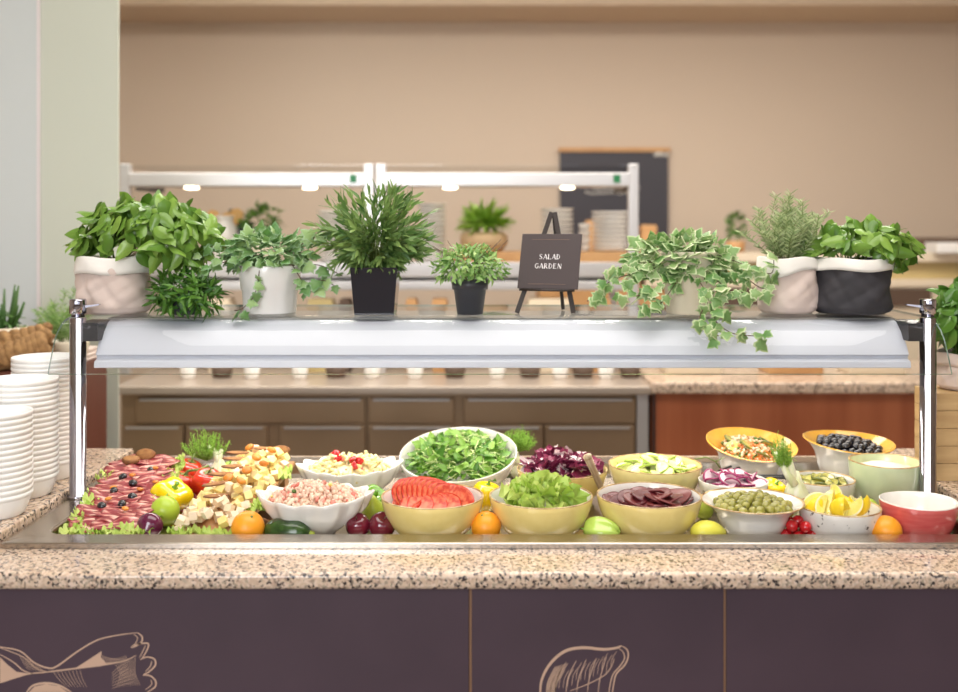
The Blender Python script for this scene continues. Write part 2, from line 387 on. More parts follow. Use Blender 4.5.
# crates under that shelf
for k, (px, wd, m, lb) in enumerate([(222, .10, 'cream', 'cream storage box under the back shelf, behind the ivy pot'), (322, .12, 'gold_glass', 'olive coloured storage box under the back shelf'),
        (346, .05, 'dark_brown', 'narrow dark box under the back shelf beside the black square pot'), (412, .05, 'oak', 'narrow oak box under the back shelf'),
        (440, .07, 'oak', 'oak box under the back shelf behind the small black pot'), (548, .2, 'cream', 'wide cream box under the back shelf behind the sign'), (600, .09, 'oak', 'oak box under the back shelf right of the sign')]):
    zt = .36
    o = MB().box((-wd/2, -.07, 0), (wd/2, .07, zt)).box((-wd/2-.004, -.075, zt-.05), (wd/2+.004, .075, zt-.02)).build('storage_box', m, None, (X(px, 5.12), 5.12, .9), bevel=.004)
    tag(o, lb, 'box')

# crockery, back shelf
def plate_stack(px, py_top, wpx, n, base, labels, group, name='stacked_plate', cat='plate', deep=.35, Y=5.22, m='porcelain'):
    r = wpx/2*Y/F; top = Z(py_top, Y); h = (top-base)/n; first = None
    for i in range(n):
        l = (X(px, Y), Y, base+h*i)
        if first is None:
            t = h*.92
            o = MB().lathe([(0, 0), (r*.6, 0), (r*.85, t*.3), (r, t*.9), (r*.99, t), (r*.8, t*.6), (0, t*.5)], 28).build(name, m, None, l)
            first = tag(o, labels, cat, group)
        else: dup(first, l)
plate_stack(609.5, 211, 37, 9, ZO, 'white bowl in the stack at the right end of the oak shelf', 'bowls stacked at the right end of the back shelf', 'stacked_bowl', 'bowl')
plate_stack(557, 208, 34, 9, ZO, 'white bowl in the tall stack behind the easel top', 'bowls stacked behind the easel', 'stacked_bowl', 'bowl')
plate_stack(584.5, 223, 12, 4, ZO, 'small white cup stacked between the two bowl stacks', 'cups stacked between bowl stacks', 'stacked_cup', 'cup')
plate_stack(432, 203, 30, 12, ZS, 'white plate in the stack beside the potted grass on the back shelf', 'plates stacked left of the potted grass', m='porcelain')
plate_stack(336, 210, 38, 12, ZS, 'grey-white plate in the stack left of the tall bamboo plant', 'plates stacked behind the ivy', m='porcelain')

# jar with wooden spoons and knife block
Yj = 5.2
j = empty('utensil_jar', 'glass jar of wooden spoons on the back shelf behind the basil', 'jar', (X(225, Yj), Yj, ZS))
MB().lathe([(0, 0), (.06, 0), (.065, .03), (.065, .17), (.045, .2), (.045, .22), (.05, .22), (.05, .23), (.04, .23), (.04, .2), (.06, .165), (.06, .02), (0, .01)], 24).build('jar_body', 'white_glaze', j)
def spoon_mesh(m, L, r):
    mb = MB().tube([(0, 0, 0), (0, 0, L*.75)], r*.35, 8)
    return mb.lathe([(0, -.04), (r*.8, -.025), (r, 0), (r*.85, .03), (0, .045)], 14, T=TR((0, 0, L*.8), sc_=(1, .3, 1)))
for dx, rz, L in ((-.03, -.22, .24), (.03, .2, .25), (.005, .05, .22)):
    o = spoon_mesh('s', L, .036).build('wooden_spoon', 'spoon_wood', None, (X(225, Yj)+dx*.6, Yj+.0, ZS+.03+.0), (0, rz, 0))
    tag(o, {-.03: 'wooden spoon leaning left in the utensil jar', .03: 'wooden spoon leaning right in the utensil jar', .005: 'wooden spoon standing upright in the utensil jar'}[dx], 'spoon')
k_ = empty('knife_block', 'black knife block on the back shelf right of the utensil jar', 'knife block', (X(244, 5.25), 5.25, ZS))
MB().box((-.045, -.04, 0), (.045, .04, .2)).build('block', 'black_plastic', k_, bevel=.004)
MB().box((-.075, -.012, .17), (-.05, .012, .265)).build('knife_handle', 'black_plastic', k_, bevel=.003)

# chalkboard on wall
Yc = 7.17
cb = empty('chalkboard', 'dark chalkboard with chalk scribbles on the back wall', 'chalkboard', (X(614, Yc), Yc, Z(200, Yc)))
x0, x1, z0, z1 = X(560, Yc), X(668, Yc), Z(262, Yc), Z(152, Yc)
cx, cz = cb.location[0], cb.location[2]
MB().box((x0-cx, -.01, z0-cz), (x1-cx, .02, z1-cz)).build('slate', 'chalkboard', cb, smooth=False)
MB().box((x0-cx-.01, -.03, z1-cz), (x1-cx+.01, .02, z1-cz+.03)).build('top_rail', 'oak', cb, smooth=False)
mb = MB()
for (a, c_, e, f_) in ((654, 152, 668, 156), (590, 186, 640, 189), (585, 191, 636, 194)):
    n = 14
    for i in range(n):
        xa = a+(e-a)*i/n; mb.tube([(X(xa, Yc)-cx, -.013, Z(c_+rnd(0, 3), Yc)-cz), (X(xa+(e-a)/n*.8, Yc)-cx, -.013, Z(f_-rnd(0, 3)+1, Yc)-cz)], .006, 5)
mb.build('chalk_writing', 'chalk', cb)

# far display counter, right background
Yr = 6.2
d = empty('display_cabinet', 'long beige and gold display counter against the back wall at right', 'cabinet', (2, Yr, 0))
def bx(px0, px1, py0, py1, m, nm, dy0=0, dy1=.5):
    return MB().box((X(px0, Yr)-2, dy0, Z(py1, Yr)), (X(px1, Yr)-2, dy1, Z(py0, Yr))).build(nm, m, d, bevel=.004)
bx(640, 1100, 253, 262, 'cream', 'top_slab', -.05, .6)
bx(645, 1095, 262, 279, 'gold_glass', 'gold_band', 0, .5)
bx(645, 1095, 279, 287, 'cream', 'rail', -.03, .5)
bx(640, 720, 287, 310, 'oak', 'shelf_front'); bx(720, 1095, 287, 310, 'cream', 'shelf_front')
bx(875, 930, 289, 306, 'dark_brown', 'opening_shade', -.02, 0)  # brown slabs on the front stand in for the shade inside openings
bx(722, 775, 289, 306, 'dark_brown', 'opening_shade', -.02, 0)
MB().box((X(640, Yr)-2, 0, 0), (X(1100, Yr)-2, .5, Z(310, Yr))).build('base', 'cream', d, smooth=False)
zt = Z(253, Yr)
o = MB().box((-.38, -.15, 0), (.38, .15, .09)).build('oven_tray', 'dark_brown', None, (X(925, Yr), Yr+.2, zt), bevel=.01); tag(o, 'long dark brown tray box on the far display counter', 'box')
o = MB().box((-.1, -.1, 0), (.1, .1, .065)).build('napkin_box', 'porcelain', None, (X(945, Yr), Yr+.0-.02+.0, zt), bevel=.006); tag(o, 'pale napkin box in front of the long dark tray', 'box')
for px, h, lb in ((596, .20, 'tall oak box on far counter behind the bowl stacks'), (652, .17, 'oak box standing below the chalkboard, right of gantry post')):
    o = MB().box((-.045, -.05, 0), (.045, .05, h)).box((-.05, -.055, h-.03), (.05, .055, h-.015)).build('oak_box', 'oak', None, (X(px, Yr) if px > 640 else X(px, 6.2), Yr+.15, zt if px > 640 else zt), bevel=.003); tag(o, lb, 'box')
bx(540, 640, 253, 310, 'oak', 'side_section', 0, .5)
o = small_cup('white_crock', 'pot_cream', .065, .11, (X(703, Yr), Yr+.1, zt), 'cream crock on the far counter behind the trailing ivy', 'crock', None)

# ------------------------------------------------------------------ leaves
def leaf_ovate(cup=.25, wd=.62, tip=1.0, nu=6, nv=5, curl=.2):
    v = []; f = []
    for i in range(nu+1):
        t = i/nu; hw = .5*wd*(math.sin(PI*t**.78))**.8*(1-.25*t) if 0 < t < .999 else 0.004
        for j in range(nv):
            s = (j/(nv-1))*2-1
            v.append((hw*s, t, cup*hw*(abs(s)**1.5)*1.0 - curl*t*t + .035*math.sin(t*9)*abs(s)))
    for i in range(nu):
        for j in range(nv-1): a = i*nv+j; f.append((a, a+1, a+nv+1, a+nv))
    return v, f
def leaf_narrow(wd=.16, curl=.15):
    v = []; f = []
    for i, (t, h) in enumerate([(0, .15), (.25, .9), (.55, 1), (.85, .5), (1, .02)]):
        v += [(-wd/2*h, t, .02-curl*t*t), (0, t, -curl*t*t), (wd/2*h, t, .02-curl*t*t)]
    for i in range(4):
        a = i*3; f += [(a, a+1, a+4, a+3), (a+1, a+2, a+5, a+4)]
    return v, f
def leaf_ivy():
    pts = [(0, 0), (.22, -.08), (.42, .05), (.36, .22), (.58, .42), (.30, .50), (.26, .66), (0, 1.0), (-.26, .66), (-.30, .50), (-.58, .42), (-.36, .22), (-.42, .05), (-.22, -.08)]
    c = np.array((0, .38)); v = [(0, .38, .03)]; n = len(pts)
    for x, y in pts:
        q = c+(np.array((x, y))-c)*.78; v.append((q[0], q[1], .02))
    for x, y in pts: v.append((x, y, -.08*(abs(x)+abs(y-.38))))
    f = [(0, 1+i, 1+(i+1) % n) for i in range(n)]; m = [0]*n
    for i in range(n): f.append((1+i, 1+n+i, 1+n+(i+1) % n, 1+(i+1) % n)); m.append(1)
    return v, f, m
def frill(seed, nr=5, na=22, amp=.22, k=6):
    R = random.Random(seed); v = []; f = []; ph = [R.uniform(0, 6.3) for _ in range(4)]
    for i in range(nr+1):
        t = i/nr
        for j in range(na):
            a = 2*PI*j/na; r = t*(1+.14*math.sin(3*a+ph[0])+.09*math.sin(7*a+ph[1]))
            z = amp*t*t*math.sin(k*a+ph[2])+amp*.5*t*math.sin(2*a+ph[3])+.18*t*t
            v.append((r*math.cos(a), r*math.sin(a)*.8, z))
    for i in range(nr):
        for j in range(na): f.append((i*na+j, i*na+(j+1) % na, (i+1)*na+(j+1) % na, (i+1)*na+j))
    return v, f
BL = leaf_ovate(-.32, .58, nu=9, nv=5, curl=.30); OV = leaf_ovate(); OVS = leaf_ovate(.3, .5, nu=4, nv=3, curl=.25); NA = leaf_narrow(); IV = leaf_ivy()
def dirn(up=0):
    while True:
        v = Vector((rnd(-1, 1), rnd(-1, 1), rnd(-1+up, 1)))
        if .05 < v.length < 1: return v.normalized()
def dome(mb, leaf, c, rad, n, size, droop=.4, rmin=.5, zmin=-.3, jit=.5, mi=0, nrm_up=.5):
    lv, lf = leaf[0], leaf[1]
    for _ in range(n):
        while True:
            d = dirn()
            if d.z > zmin: break
        k = rnd(rmin, 1); pos = Vector(c)+Vector((d.x*rad[0], d.y*rad[1], d.z*rad[2]))*k
        ax = (d+Vector((0, 0, -droop))+dirn()*jit).normalized(); nm = (d+Vector((0, 0, nrm_up))+dirn()*.3)
        s = rnd(*size); mb.add(lv, lf, mi if not len(leaf) > 2 else leaf[2], frame(pos, ax, nm, s))
def soil_disc(r, z, par): MB().lathe([(0, z+.006), (r*.6, z+.004), (r, z), (r, z-.01), (0, z-.01)], 24).build('soil', 'soil', par)
def stems(par, n, base_r, z0, top, m='stem_green', r=.0015, c=(0, 0)):
    mb = MB()
    for _ in range(n):
        a = rnd(0, 2*PI); q = rnd(0, base_r); d = Vector((math.cos(a), math.sin(a), 0))
        p0 = d*q+Vector((0, 0, z0)); tx = rnd(.3, 1)
        p2 = Vector((c[0], c[1], 0))+Vector((d.x*top[0]*tx, d.y*top[1]*tx, top[2]*rnd(.8, 1)))
        p1 = (p0+p2)/2+Vector((0, 0, .15*top[2]))
        mb.tube([p0, p1, p2], r, 5)
    mb.build('stems', m, par)

# canvas bag pots
def canvas_pot(par, R, H, cuff, m1, m2, seed=1, slant=0):
    Rn = random.Random(seed); ph = [Rn.uniform(0, 6) for _ in range(5)]
    def fn(x, y, z, a, t):
        q = 1-math.exp(-z/.03); dd = a+4*z+.6*math.sin(2*a+ph[4])
        k = 1+.03*math.sin(3*a+ph[0]+z*30)+.022*math.sin(5*a+ph[1]-z*60)-.045*q*abs(math.sin(2.5*dd+ph[2]+z*18))**8-.03*q*abs(math.sin(4*a+ph[3]-z*70))**6+.010*math.sin(11*a+ph[2]+z*120)
        return x*k, y*k, z*(1+.02*math.sin(3*a+ph[3]))
    zc = H-cuff
    prof = [(0, 0), (R*.8, 0), (R*.92, .006), (R*1.0, H*.12), (R*1.03, H*.3), (R*1.02, H*.5), (R*.97, zc+.01), (R*.94, H*.98)]
    mb = MB(); P = []
    for (a, b_) in zip(prof[:-1], prof[1:]):
        for q in range(5): P.append((a[0]+(b_[0]-a[0])*q/5, a[1]+(b_[1]-a[1])*q/5))
    P.append(prof[-1]); mb.lathe(P, 120, fn=fn); mb.build('canvas_body', m1, par)
    def fn2(x, y, z, a, t):
        k = 1+.02*math.sin(3*a+ph[0]+1)+.012*math.sin(7*a+ph[1]+z*90); dz = slant*math.cos(a+.5)*(1-(z-zc)/cuff if z < H-.002 else 0)
        return x*k, y*k, z+dz+.003*math.sin(4*a+ph[4])
    c = [(R*1.0, zc+.001), (R*1.035, zc), (R*1.04, zc+cuff*.25), (R*1.035, zc+cuff*.5), (R*1.02, zc+cuff*.75), (R*1.005, H-.002), (R*.995, H), (R*.98, H-.002), (R*.93, H-.02)]
    MB().lathe(c, 72, fn=fn2).build('folded_cuff', m2, par)
    soil_disc(R*.93, H-.02, par)

ZSH = 1.3765   # top of the glass shelf
def on_shelf(px, Y): return (X(px, Y), Y, ZSH)

def basil(par, z0, c, rad, n, size, m, seed, bag=None):
    random.seed(seed); mb = MB()
    for k in range(int(n*1.5)):
        d = dirn()
        while d.z < (-.75 if d.x > 0 else -.4): d = dirn()
        sc_ = rnd(.86, 1) if k < n else rnd(.5, .85); ln = rnd(*size)
        pos = Vector(c)+Vector((d.x*rad[0], d.y*rad[1], d.z*rad[2]))*sc_
        dn = Vector((d.x*1.1, d.y*1.1, .15))+Vector((0, 0, -.6)); dn = dn-d*dn.dot(d)*.35
        ax = (dn+dirn()*.75).normalized()
        tipz = pos+ax*ln*.5
        if bag and min(pos.z, tipz.z)-.02 < bag[1] and min(math.hypot(pos.x, pos.y), math.hypot(tipz.x, tipz.y)) < bag[0]+.012: continue
        mb.add(BL[0], BL[1], 0, frame(pos-ax*ln*.45, ax, d+Vector((0, -.15, .45))+dirn()*.7, ln))
    mb.build('foliage', m, par)
    stems(par, 26, .05, z0, (c[0]+rad[0]*.6, rad[1]*.6, c[2]+rad[2]*.3), c=(c[0]*.5, 0))

# 1 big basil in beige canvas
Y1 = 2.79
o = empty('potted_basil', 'large leafy basil in a beige canvas bag pot, left end of glass shelf', 'potted plant', on_shelf(115, Y1))
canvas_pot(o, .098, .152, .045, 'canvas_beige', 'canvas_white', 3)
basil(o, .14, (.090, 0, .205), (.205, .115, .108), 210, (.050, .080), 'basil_leaf', 11)
# 2 dark bushy plant, no pot showing
Y2 = 2.74
o = empty('bushy_herb', 'dense dark green bushy plant spilling onto glass shelf between basil and ivy', 'potted plant', on_shelf(187, Y2))
MB().lathe([(0, 0), (.035, 0), (.045, .06), (.04, .06), (0, .05)], 20).build('pot', 'pot_charcoal', o)
random.seed(21); mb = MB(); SL = leaf_narrow(.26, .3)
dome(mb, SL, (0, 0, .055), (.095, .08, .06), 620, (.022, .042), droop=.1, rmin=.45, zmin=-.75, jit=.9)
mb.build('foliage', 'bush_dark', o)

def vine(mb, sb, pts, step=.022, size=(.025, .04), spread=.02):
    pts = [Vector(p) for p in pts]; P = []
    for i in range(len(pts)-1):
        p0 = pts[max(i-1, 0)]; p1 = pts[i]; p2 = pts[i+1]; p3 = pts[min(i+2, len(pts)-1)]
        for k in range(8):
            t = k/8; P.append(.5*((2*p1)+(p2-p0)*t+(2*p0-5*p1+4*p2-p3)*t*t+(-p0+3*p1-3*p2+p3)*t**3))
    P.append(pts[-1]); sb.tube(P, .0013, 5)
    L = 0
    for a, b_ in zip(P[:-1], P[1:]):
        L += (b_-a).length
        while L > step:
            L -= step; d = dirn(); d.y = -abs(d.y)
            pos = b_+d*rnd(.2, 1)*spread
            mb.add(IV[0], IV[1], IV[2], frame(pos, (dirn()*.8+Vector((0, 0, -.7))), Vector((rnd(-.5, .5), -1, .6)), rnd(*size)))
# 3 ivy in white pot
Y3 = 2.79; s_ = Y3/F
o = empty('potted_ivy', 'variegated green ivy in a ribbed white flower pot on glass shelf', 'potted plant', on_shelf(270, Y3))
MB().lathe([(0, 0), (.068, 0), (.070, .003), (.0745, .061), (.0775, .064), (.0845, .125), (.0835, .128), (.080, .127), (.074, .06), (0, .05)], 48).build('pot', 'pot_white', o)
soil_disc(.08, .115, o)
random.seed(31); mb = MB(); sb = MB()
dome(mb, IV, (.0, 0, .155), (.125, .09, .065), 240, (.024, .040), droop=.3, rmin=.5, zmin=-.5, nrm_up=.4)
for pts in ([(-.07, -.05, .15), (-.13, -.07, .13), (-.17, -.06, .10), (-.18, -.05, .05)], [(.07, -.05, .13), (.12, -.06, .06), (.15, -.06, .09), (.19, -.05, .07)],
            [(.05, -.04, .16), (.12, -.04, .20), (.17, -.02, .215)], [(-.01, -.08, .13), (-.02, -.09, .06), (-.05, -.095, .02), (-.075, -.09, .012)],
            [(-.08, -.03, .17), (-.14, -.05, .18), (-.17, -.04, .15)], [(.06, -.05, .13), (.14, -.05, .13), (.20, -.03, .10)]):
    vine(mb, sb, pts, .017)
mb.build('foliage', ['ivy_green', 'ivy_grey'], o); sb.build('stems', 'stem_brown', o)
# 4 bamboo-like plant in black square pot
Y4 = 2.76
o = empty('potted_bamboo_grass', 'tall feathery narrow-leaved plant in a glossy black square pot', 'potted plant', on_shelf(376, Y4))
def sq(h0, h1, z0, z1, mb, mi=0):
    mb.add([(-h0, -h0, z0), (h0, -h0, z0), (h0, h0, z0), (-h0, h0, z0), (-h1, -h1, z1), (h1, -h1, z1), (h1, h1, z1), (-h1, h1, z1)],
           [(0, 1, 5, 4), (1, 2, 6, 5), (2, 3, 7, 6), (3, 0, 4, 7)], mi); return mb
mb = MB(); sq(.052, .062, 0, .125, mb); sq(.057, .045, .125, .01, mb)
mb.add([(-.052, -.052, 0), (.052, -.052, 0), (.052, .052, 0), (-.052, .052, 0), (-.062, -.062, .125), (.062, -.062, .125), (.062, .062, .125), (-.062, .062, .125), (-.057, -.057, .125), (.057, -.057, .125), (.057, .057, .125), (-.057, .057, .125)],
       [(0, 3, 2, 1), (4, 5, 9, 8), (5, 6, 10, 9), (6, 7, 11, 10), (7, 4, 8, 11)])
mb.build('pot', 'pot_black', o, smooth=False)
MB().box((-.054, -.054, .1), (.054, .054, .112)).build('soil', 'soil', o)
random.seed(41); mb = MB(); sb = MB()
for k in range(150):
    d = dirn()*rnd(.7, 1)
    tip = Vector((.0+d.x*.165, d.y*.11, .205+d.z*(.150 if d.z > 0 else .095)))
    p0 = Vector((rnd(-.02, .02), rnd(-.02, .02), .11)); mid = (p0+tip)/2+Vector((0, 0, .045))
    P = [p0, mid, tip]; sb.tube(P, .001, 4)
    for q in range(13):
        t = .35+.65*q/12; pos = (p0*(1-t)**2+mid*2*t*(1-t)+tip*t*t); fw = (tip-mid).normalized()
        side = fw.cross(dirn()).normalized()
        mb.add(NA[0], NA[1], 0, frame(pos, fw+side*.55+Vector((0, 0, .15)), dirn(.5)+Vector((0, -.4, .5)), (.055, rnd(.028, .045), .04)))
mb.build('foliage', 'bamboo_leaf', o); sb.build('stems', 'stem_green', o)
# 5 small bush in black pot
Y5 = 2.74
o = empty('potted_small_bush', 'small round light green bush in a round charcoal plastic pot', 'potted plant', on_shelf(470, Y5))
MB().lathe([(0, 0), (.034, 0), (.043, .065), (.0475, .066), (.0505, .09), (.047, .09), (.042, .06), (0, .05)], 40).build('pot', 'pot_charcoal', o)
soil_disc(.046, .082, o)
random.seed(51); mb = MB(); dome(mb, OVS, (0, 0, .12), (.10, .085, .065), 900, (.013, .022), droop=.1, rmin=.5, zmin=-.45, jit=.8)
mb.build('foliage', 'tiny_leaf', o)
sb = MB()
for k in range(16):
    a = rnd(0, 6.28); sb.tube([(0, 0, .08), (math.cos(a)*.05, math.sin(a)*.04, .15), (math.cos(a)*.1, math.sin(a)*.07, rnd(.15, .2))], .0008, 4)
sb.build('stems', 'stem_brown', o)
# 7 ivy in cream pot
Y7 = 2.76
o = empty('potted_ivy', 'pale variegated ivy in a cream pot trailing over the shelf front', 'potted plant', on_shelf(690, Y7))
MB().lathe([(0, 0), (.060, 0), (.063, .004), (.074, .155), (.078, .158), (.078, .166), (.072, .166), (.066, .1), (0, .09)], 40).build('pot', 'pot_cream', o)
soil_disc(.072, .15, o)
random.seed(61); mb = MB(); sb = MB()
dome(mb, IV, (-.02, 0, .135), (.15, .09, .075), 330, (.026, .044), droop=.3, rmin=.55, zmin=-.5, nrm_up=.4)
for pts in ([(-.08, -.05, .13), (-.16, -.07, .11), (-.22, -.06, .09), (-.28, -.04, .035)], [(-.06, -.07, .1), (-.13, -.09, .06), (-.2, -.08, .045)],
            [(.04, -.07, .13), (.06, -.12, .06), (.03, -.16, -.0), (.07, -.19, -.035), (.14, -.20, -.04)], [(.0, -.08, .1), (.02, -.13, .05), (-.01, -.17, .0), (.03, -.20, -.04)],
            [(.07, -.05, .13), (.13, -.06, .10), (.18, -.06, .07), (.21, -.05, .10)], [(.06, -.04, .16), (.14, -.05, .13), (.2, -.06, .11), (.21, -.05, .16)],
            [(.04, -.1, .1), (.08, -.12, .07), (.14, -.1, .06)], [(-.1, -.05, .14), (-.18, -.06, .13), (-.24, -.06, .10)], [(-.05, -.08, .09), (-.1, -.1, .03), (-.14, -.09, .012)]):
    vine(mb, sb, pts, .013, (.024, .042))
mb.build('foliage', ['ivy_green', 'ivy_cream'], o); sb.build('stems', 'stem_brown', o)
# 8 rosemary in beige canvas
Y8 = 2.80
def rosemary(par, z0, n, spread, h, seed, m='rosemary_leaf', ln=.02):
    random.seed(seed); mb = MB(); sb = MB()
    for k in range(n):
        a = rnd(0, 2*PI); q = rnd(.2, 1); tip = Vector((math.cos(a)*spread*q, math.sin(a)*spread*q*.8, z0+h*rnd(.55, 1)*(1.1-.35*q)))
        p0 = Vector((math.cos(a)*.02, math.sin(a)*.02, z0)); mid = (p0+tip)/2+Vector((rnd(-.03, .03), rnd(-.02, .02), rnd(-.005, .03)))
        sb.tube([p0, mid, tip], .001, 4)
        N_ = int(26*h/.13)
        for i in range(N_):
            t = .15+.85*i/N_; pos = p0*(1-t)**2+mid*2*t*(1-t)+tip*t*t; s = Vector((math.cos(i*2.4), math.sin(i*2.4), 0))
            mb.add(NA[0], NA[1], 0, frame(pos, s+(tip-p0).normalized()*.7, Vector((0, -1, .6)), (.016, ln*rnd(.5, 1.2), .01)))
            if i % 2: mb.add(NA[0], NA[1], 0, frame(pos, -s+(tip-p0).normalized()*.8, Vector((0, -1, .6)), (.022, ln*rnd(.7, 1.1), .01)))
    mb.build('foliage', m, par); sb.build('stems', 'stem_green', par)
o = empty('potted_rosemary', 'upright rosemary in a beige canvas bag pot with crooked cuff', 'potted plant', on_shelf(787, Y8))
canvas_pot(o, .080, .150, .05, 'canvas_beige', 'canvas_white', 8, slant=.02)
rosemary(o, .13, 34, .125, .205, 81, ln=.025)
# 9 basil in black canvas
Y9 = 2.79
o = empty('potted_basil', 'rounded basil in a black canvas bag pot with white cuff', 'potted plant', on_shelf(851, Y9))
canvas_pot(o, .104, .148, .032, 'canvas_black', 'canvas_white', 5)
basil(o, .13, (.025, 0, .172), (.158, .11, .075), 190, (.045, .068), 'basil_leaf', 91, bag=(.106, .14))
# 10 basil in light canvas on wooden crate at the right
o = empty('potted_basil', 'basil in a beige canvas bag on the light wooden crate, right edge', 'potted plant', (1.345, 2.83, 1.165))
canvas_pot(o, .085, .10, .035, 'canvas_beige', 'canvas_beige', 6)
basil(o, .09, (0, 0, .17), (.12, .11, .13), 150, (.055, .08), 'basil_leaf_dark', 101)
# background plants
o = empty('potted_grass', 'arching green grass plant in a pale basket on the back shelf', 'potted plant', (X(484, 5.2), 5.2, ZO))
MB().lathe([(0, 0), (.09, 0), (.12, .04), (.12, .08), (.10, .10), (.09, .09), (0, .08)], 30).build('basket', 'basket', o)
random.seed(111); mb = MB(); dome(mb, NA, (0, 0, .13), (.06, .05, .04), 260, (.08, .13), droop=.15, rmin=.2, zmin=.0, jit=.5)
mb.build('foliage', 'lettuce_leaf' if 0 else 'fennel_frond', o)
o = empty('potted_herb', 'small blurred herb plant on the back shelf above the white ivy pot', 'potted plant', (X(262, 5.2), 5.2, ZS))
MB().lathe([(0, 0), (.05, 0), (.07, .1), (.06, .1), (0, .08)], 24).build('pot', 'pot_cream', o)
mb = MB(); dome(mb, OVS, (0, 0, .19), (.09, .07, .09), 160, (.03, .05), droop=.1, zmin=-.6); mb.build('foliage', 'basil_leaf_dark', o)
o = empty('potted_herb', 'tiny dark green potted plant on the far counter beside the rosemary', 'potted plant', (X(744, Yr), Yr+.2, zt))
MB().lathe([(0, 0), (.05, 0), (.06, .07), (.05, .07), (0, .06)], 24).build('pot', 'oak', o)
mb = MB(); dome(mb, OVS, (0, 0, .15), (.05, .05, .09), 110, (.03, .05), droop=.0, zmin=-.7); mb.build('foliage', 'bush_dark', o)

# ------------------------------------------------------------------ easel sign
Ys = 2.80; zt_ = ZSH
o = empty('easel_sign', 'small dark menu sign reading SALAD GARDEN on black easel', 'sign', on_shelf(548, Ys))
ap = Vector((.02, .035, .272))
yaw = math.radians(-20)
def leg(b, t, r, nm='leg'): MB().box((-r, -r*.7, 0), (r, r*.7, (Vector(t)-Vector(b)).length), T=frame((0, 0, 0), (0, 1, 0), (0, 0, 1))@np.eye(4)) ; 
def bar(p0, p1, r, nm):
    p0 = Vector(p0); p1 = Vector(p1); d = p1-p0
    T = frame(p0, d, Vector((0, -1, .2)), 1); mb = MB()
    mb.box((-r, 0, -r*.6), (r, d.length, r*.6), T=T); return mb.build(nm, 'easel_wood', o, bevel=.001)
bar((-.086, -.035, .001), (.012, .03, .272), .0065, 'leg'); bar((.065, -.045, .001), (.02, .03, .272), .0065, 'leg'); bar((.048, .085, .001), (.018, .038, .268), .005, 'leg')
# board: leaning back, yawed
RB = Euler((math.radians(-18), 0, yaw)).to_matrix().to_4x4()
bo = MB().box((-.084, -.002, 0), (.084, .002, .154)).build('board', 'sign_board', o, bevel=.0008, loc=(-.005, -.045, .066), rot=(math.radians(-18), 0, yaw))
cube_ = MB().box((-.075, -.012, 0), (.075, .004, .006)).build('ledge', 'easel_wood', o, loc=(-.005, -.042, .060), rot=(0, 0, yaw))
MB().box((-.054, -.0026, .137), (.05, -.0021, .1382)).box((-.054, -.0026, .012), (.05, -.0021, .0132)).build('rule_lines', 'sign_line', bo, smooth=False)
# lettering: high-contrast display capitals drawn as thick and thin strokes on a 1x1 cell
TH, TN = .16, .06
def arc(cx, cy, rx, ry, a0, a1, n=10): return [(cx+rx*math.cos(math.radians(a0+(a1-a0)*i/n)), cy+ry*math.sin(math.radians(a0+(a1-a0)*i/n))) for i in range(n+1)]
GL = {'S': [(arc(.45, .75, .3, .22, 20, 200), TN), ([(.18, .68), (.72, .32)], TH), (arc(.45, .25, .32, .22, 20, -160), TN)],
      'A': [([(.5, 1), (.05, 0)], TN), ([(.5, 1), (.92, 0)], TH), ([(.2, .3), (.78, .3)], TN*.8)],
      'L': [([(.2, 1), (.2, 0)], TH), ([(.2, .04), (.8, .04)], TN), ([(.8, .04), (.84, .2)], TN)],
      'D': [([(.2, 1), (.2, 0)], TH), (arc(.25, .5, .6, .46, 90, -90, 14), TN*1.3)],
      'G': [(arc(.52, .5, .42, .46, 50, 310, 16), TN*1.6), ([(.82, .42), (.82, .1)], TH*.8), ([(.55, .44), (.95, .44)], TN)],
      'R': [([(.2, 1), (.2, 0)], TH), (arc(.3, .74, .42, .24, 90, -90, 10), TN*1.2), ([(.4, .5), (.88, 0)], TH*.9)],
      'E': [([(.2, 1), (.2, 0)], TH), ([(.2, .96), (.8, .96)], TN), ([(.2, .5), (.65, .5)], TN), ([(.2, .04), (.84, .04)], TN)],
      'N': [([(.15, 0), (.15, 1)], TN), ([(.15, 1), (.82, 0)], TH), ([(.84, 0), (.84, 1)], TN)]}
def stroke(mb, pts, wd, y):
    for (a, b_) in zip(pts[:-1], pts[1:]):
        d = Vector((b_[0]-a[0], b_[1]-a[1])); L = d.length; n = Vector((-d.y, d.x))/L*wd/2; e = d/L*wd*.15
        q = [Vector(a)-e-n, Vector(b_)+e-n, Vector(b_)+e+n, Vector(a)-e+n]
        mb.add([(p_.x, y, p_.y) for p_ in q]+[(p_.x, y+.0006, p_.y) for p_ in q], [(0, 1, 2, 3), (0, 4, 5, 1), (1, 5, 6, 2), (2, 6, 7, 3), (3, 7, 4, 0)])
def word(txt, x0, x1, z0, h, nm):
    mb = MB(); cw = (x1-x0)/len(txt)
    for i, ch in enumerate(txt):
        for pts, wd in GL[ch]:
            stroke(mb, [(x0+cw*(i+p_[0]*.92), z0+h*p_[1]) for p_ in pts], wd*h, -.0028)
    mb.build(nm, 'sign_ink', bo, smooth=False)
word('SALAD', -.030, .030, .082, .014, 'lettering'); word('GARDEN', -.040, .036, .056, .014, 'lettering')

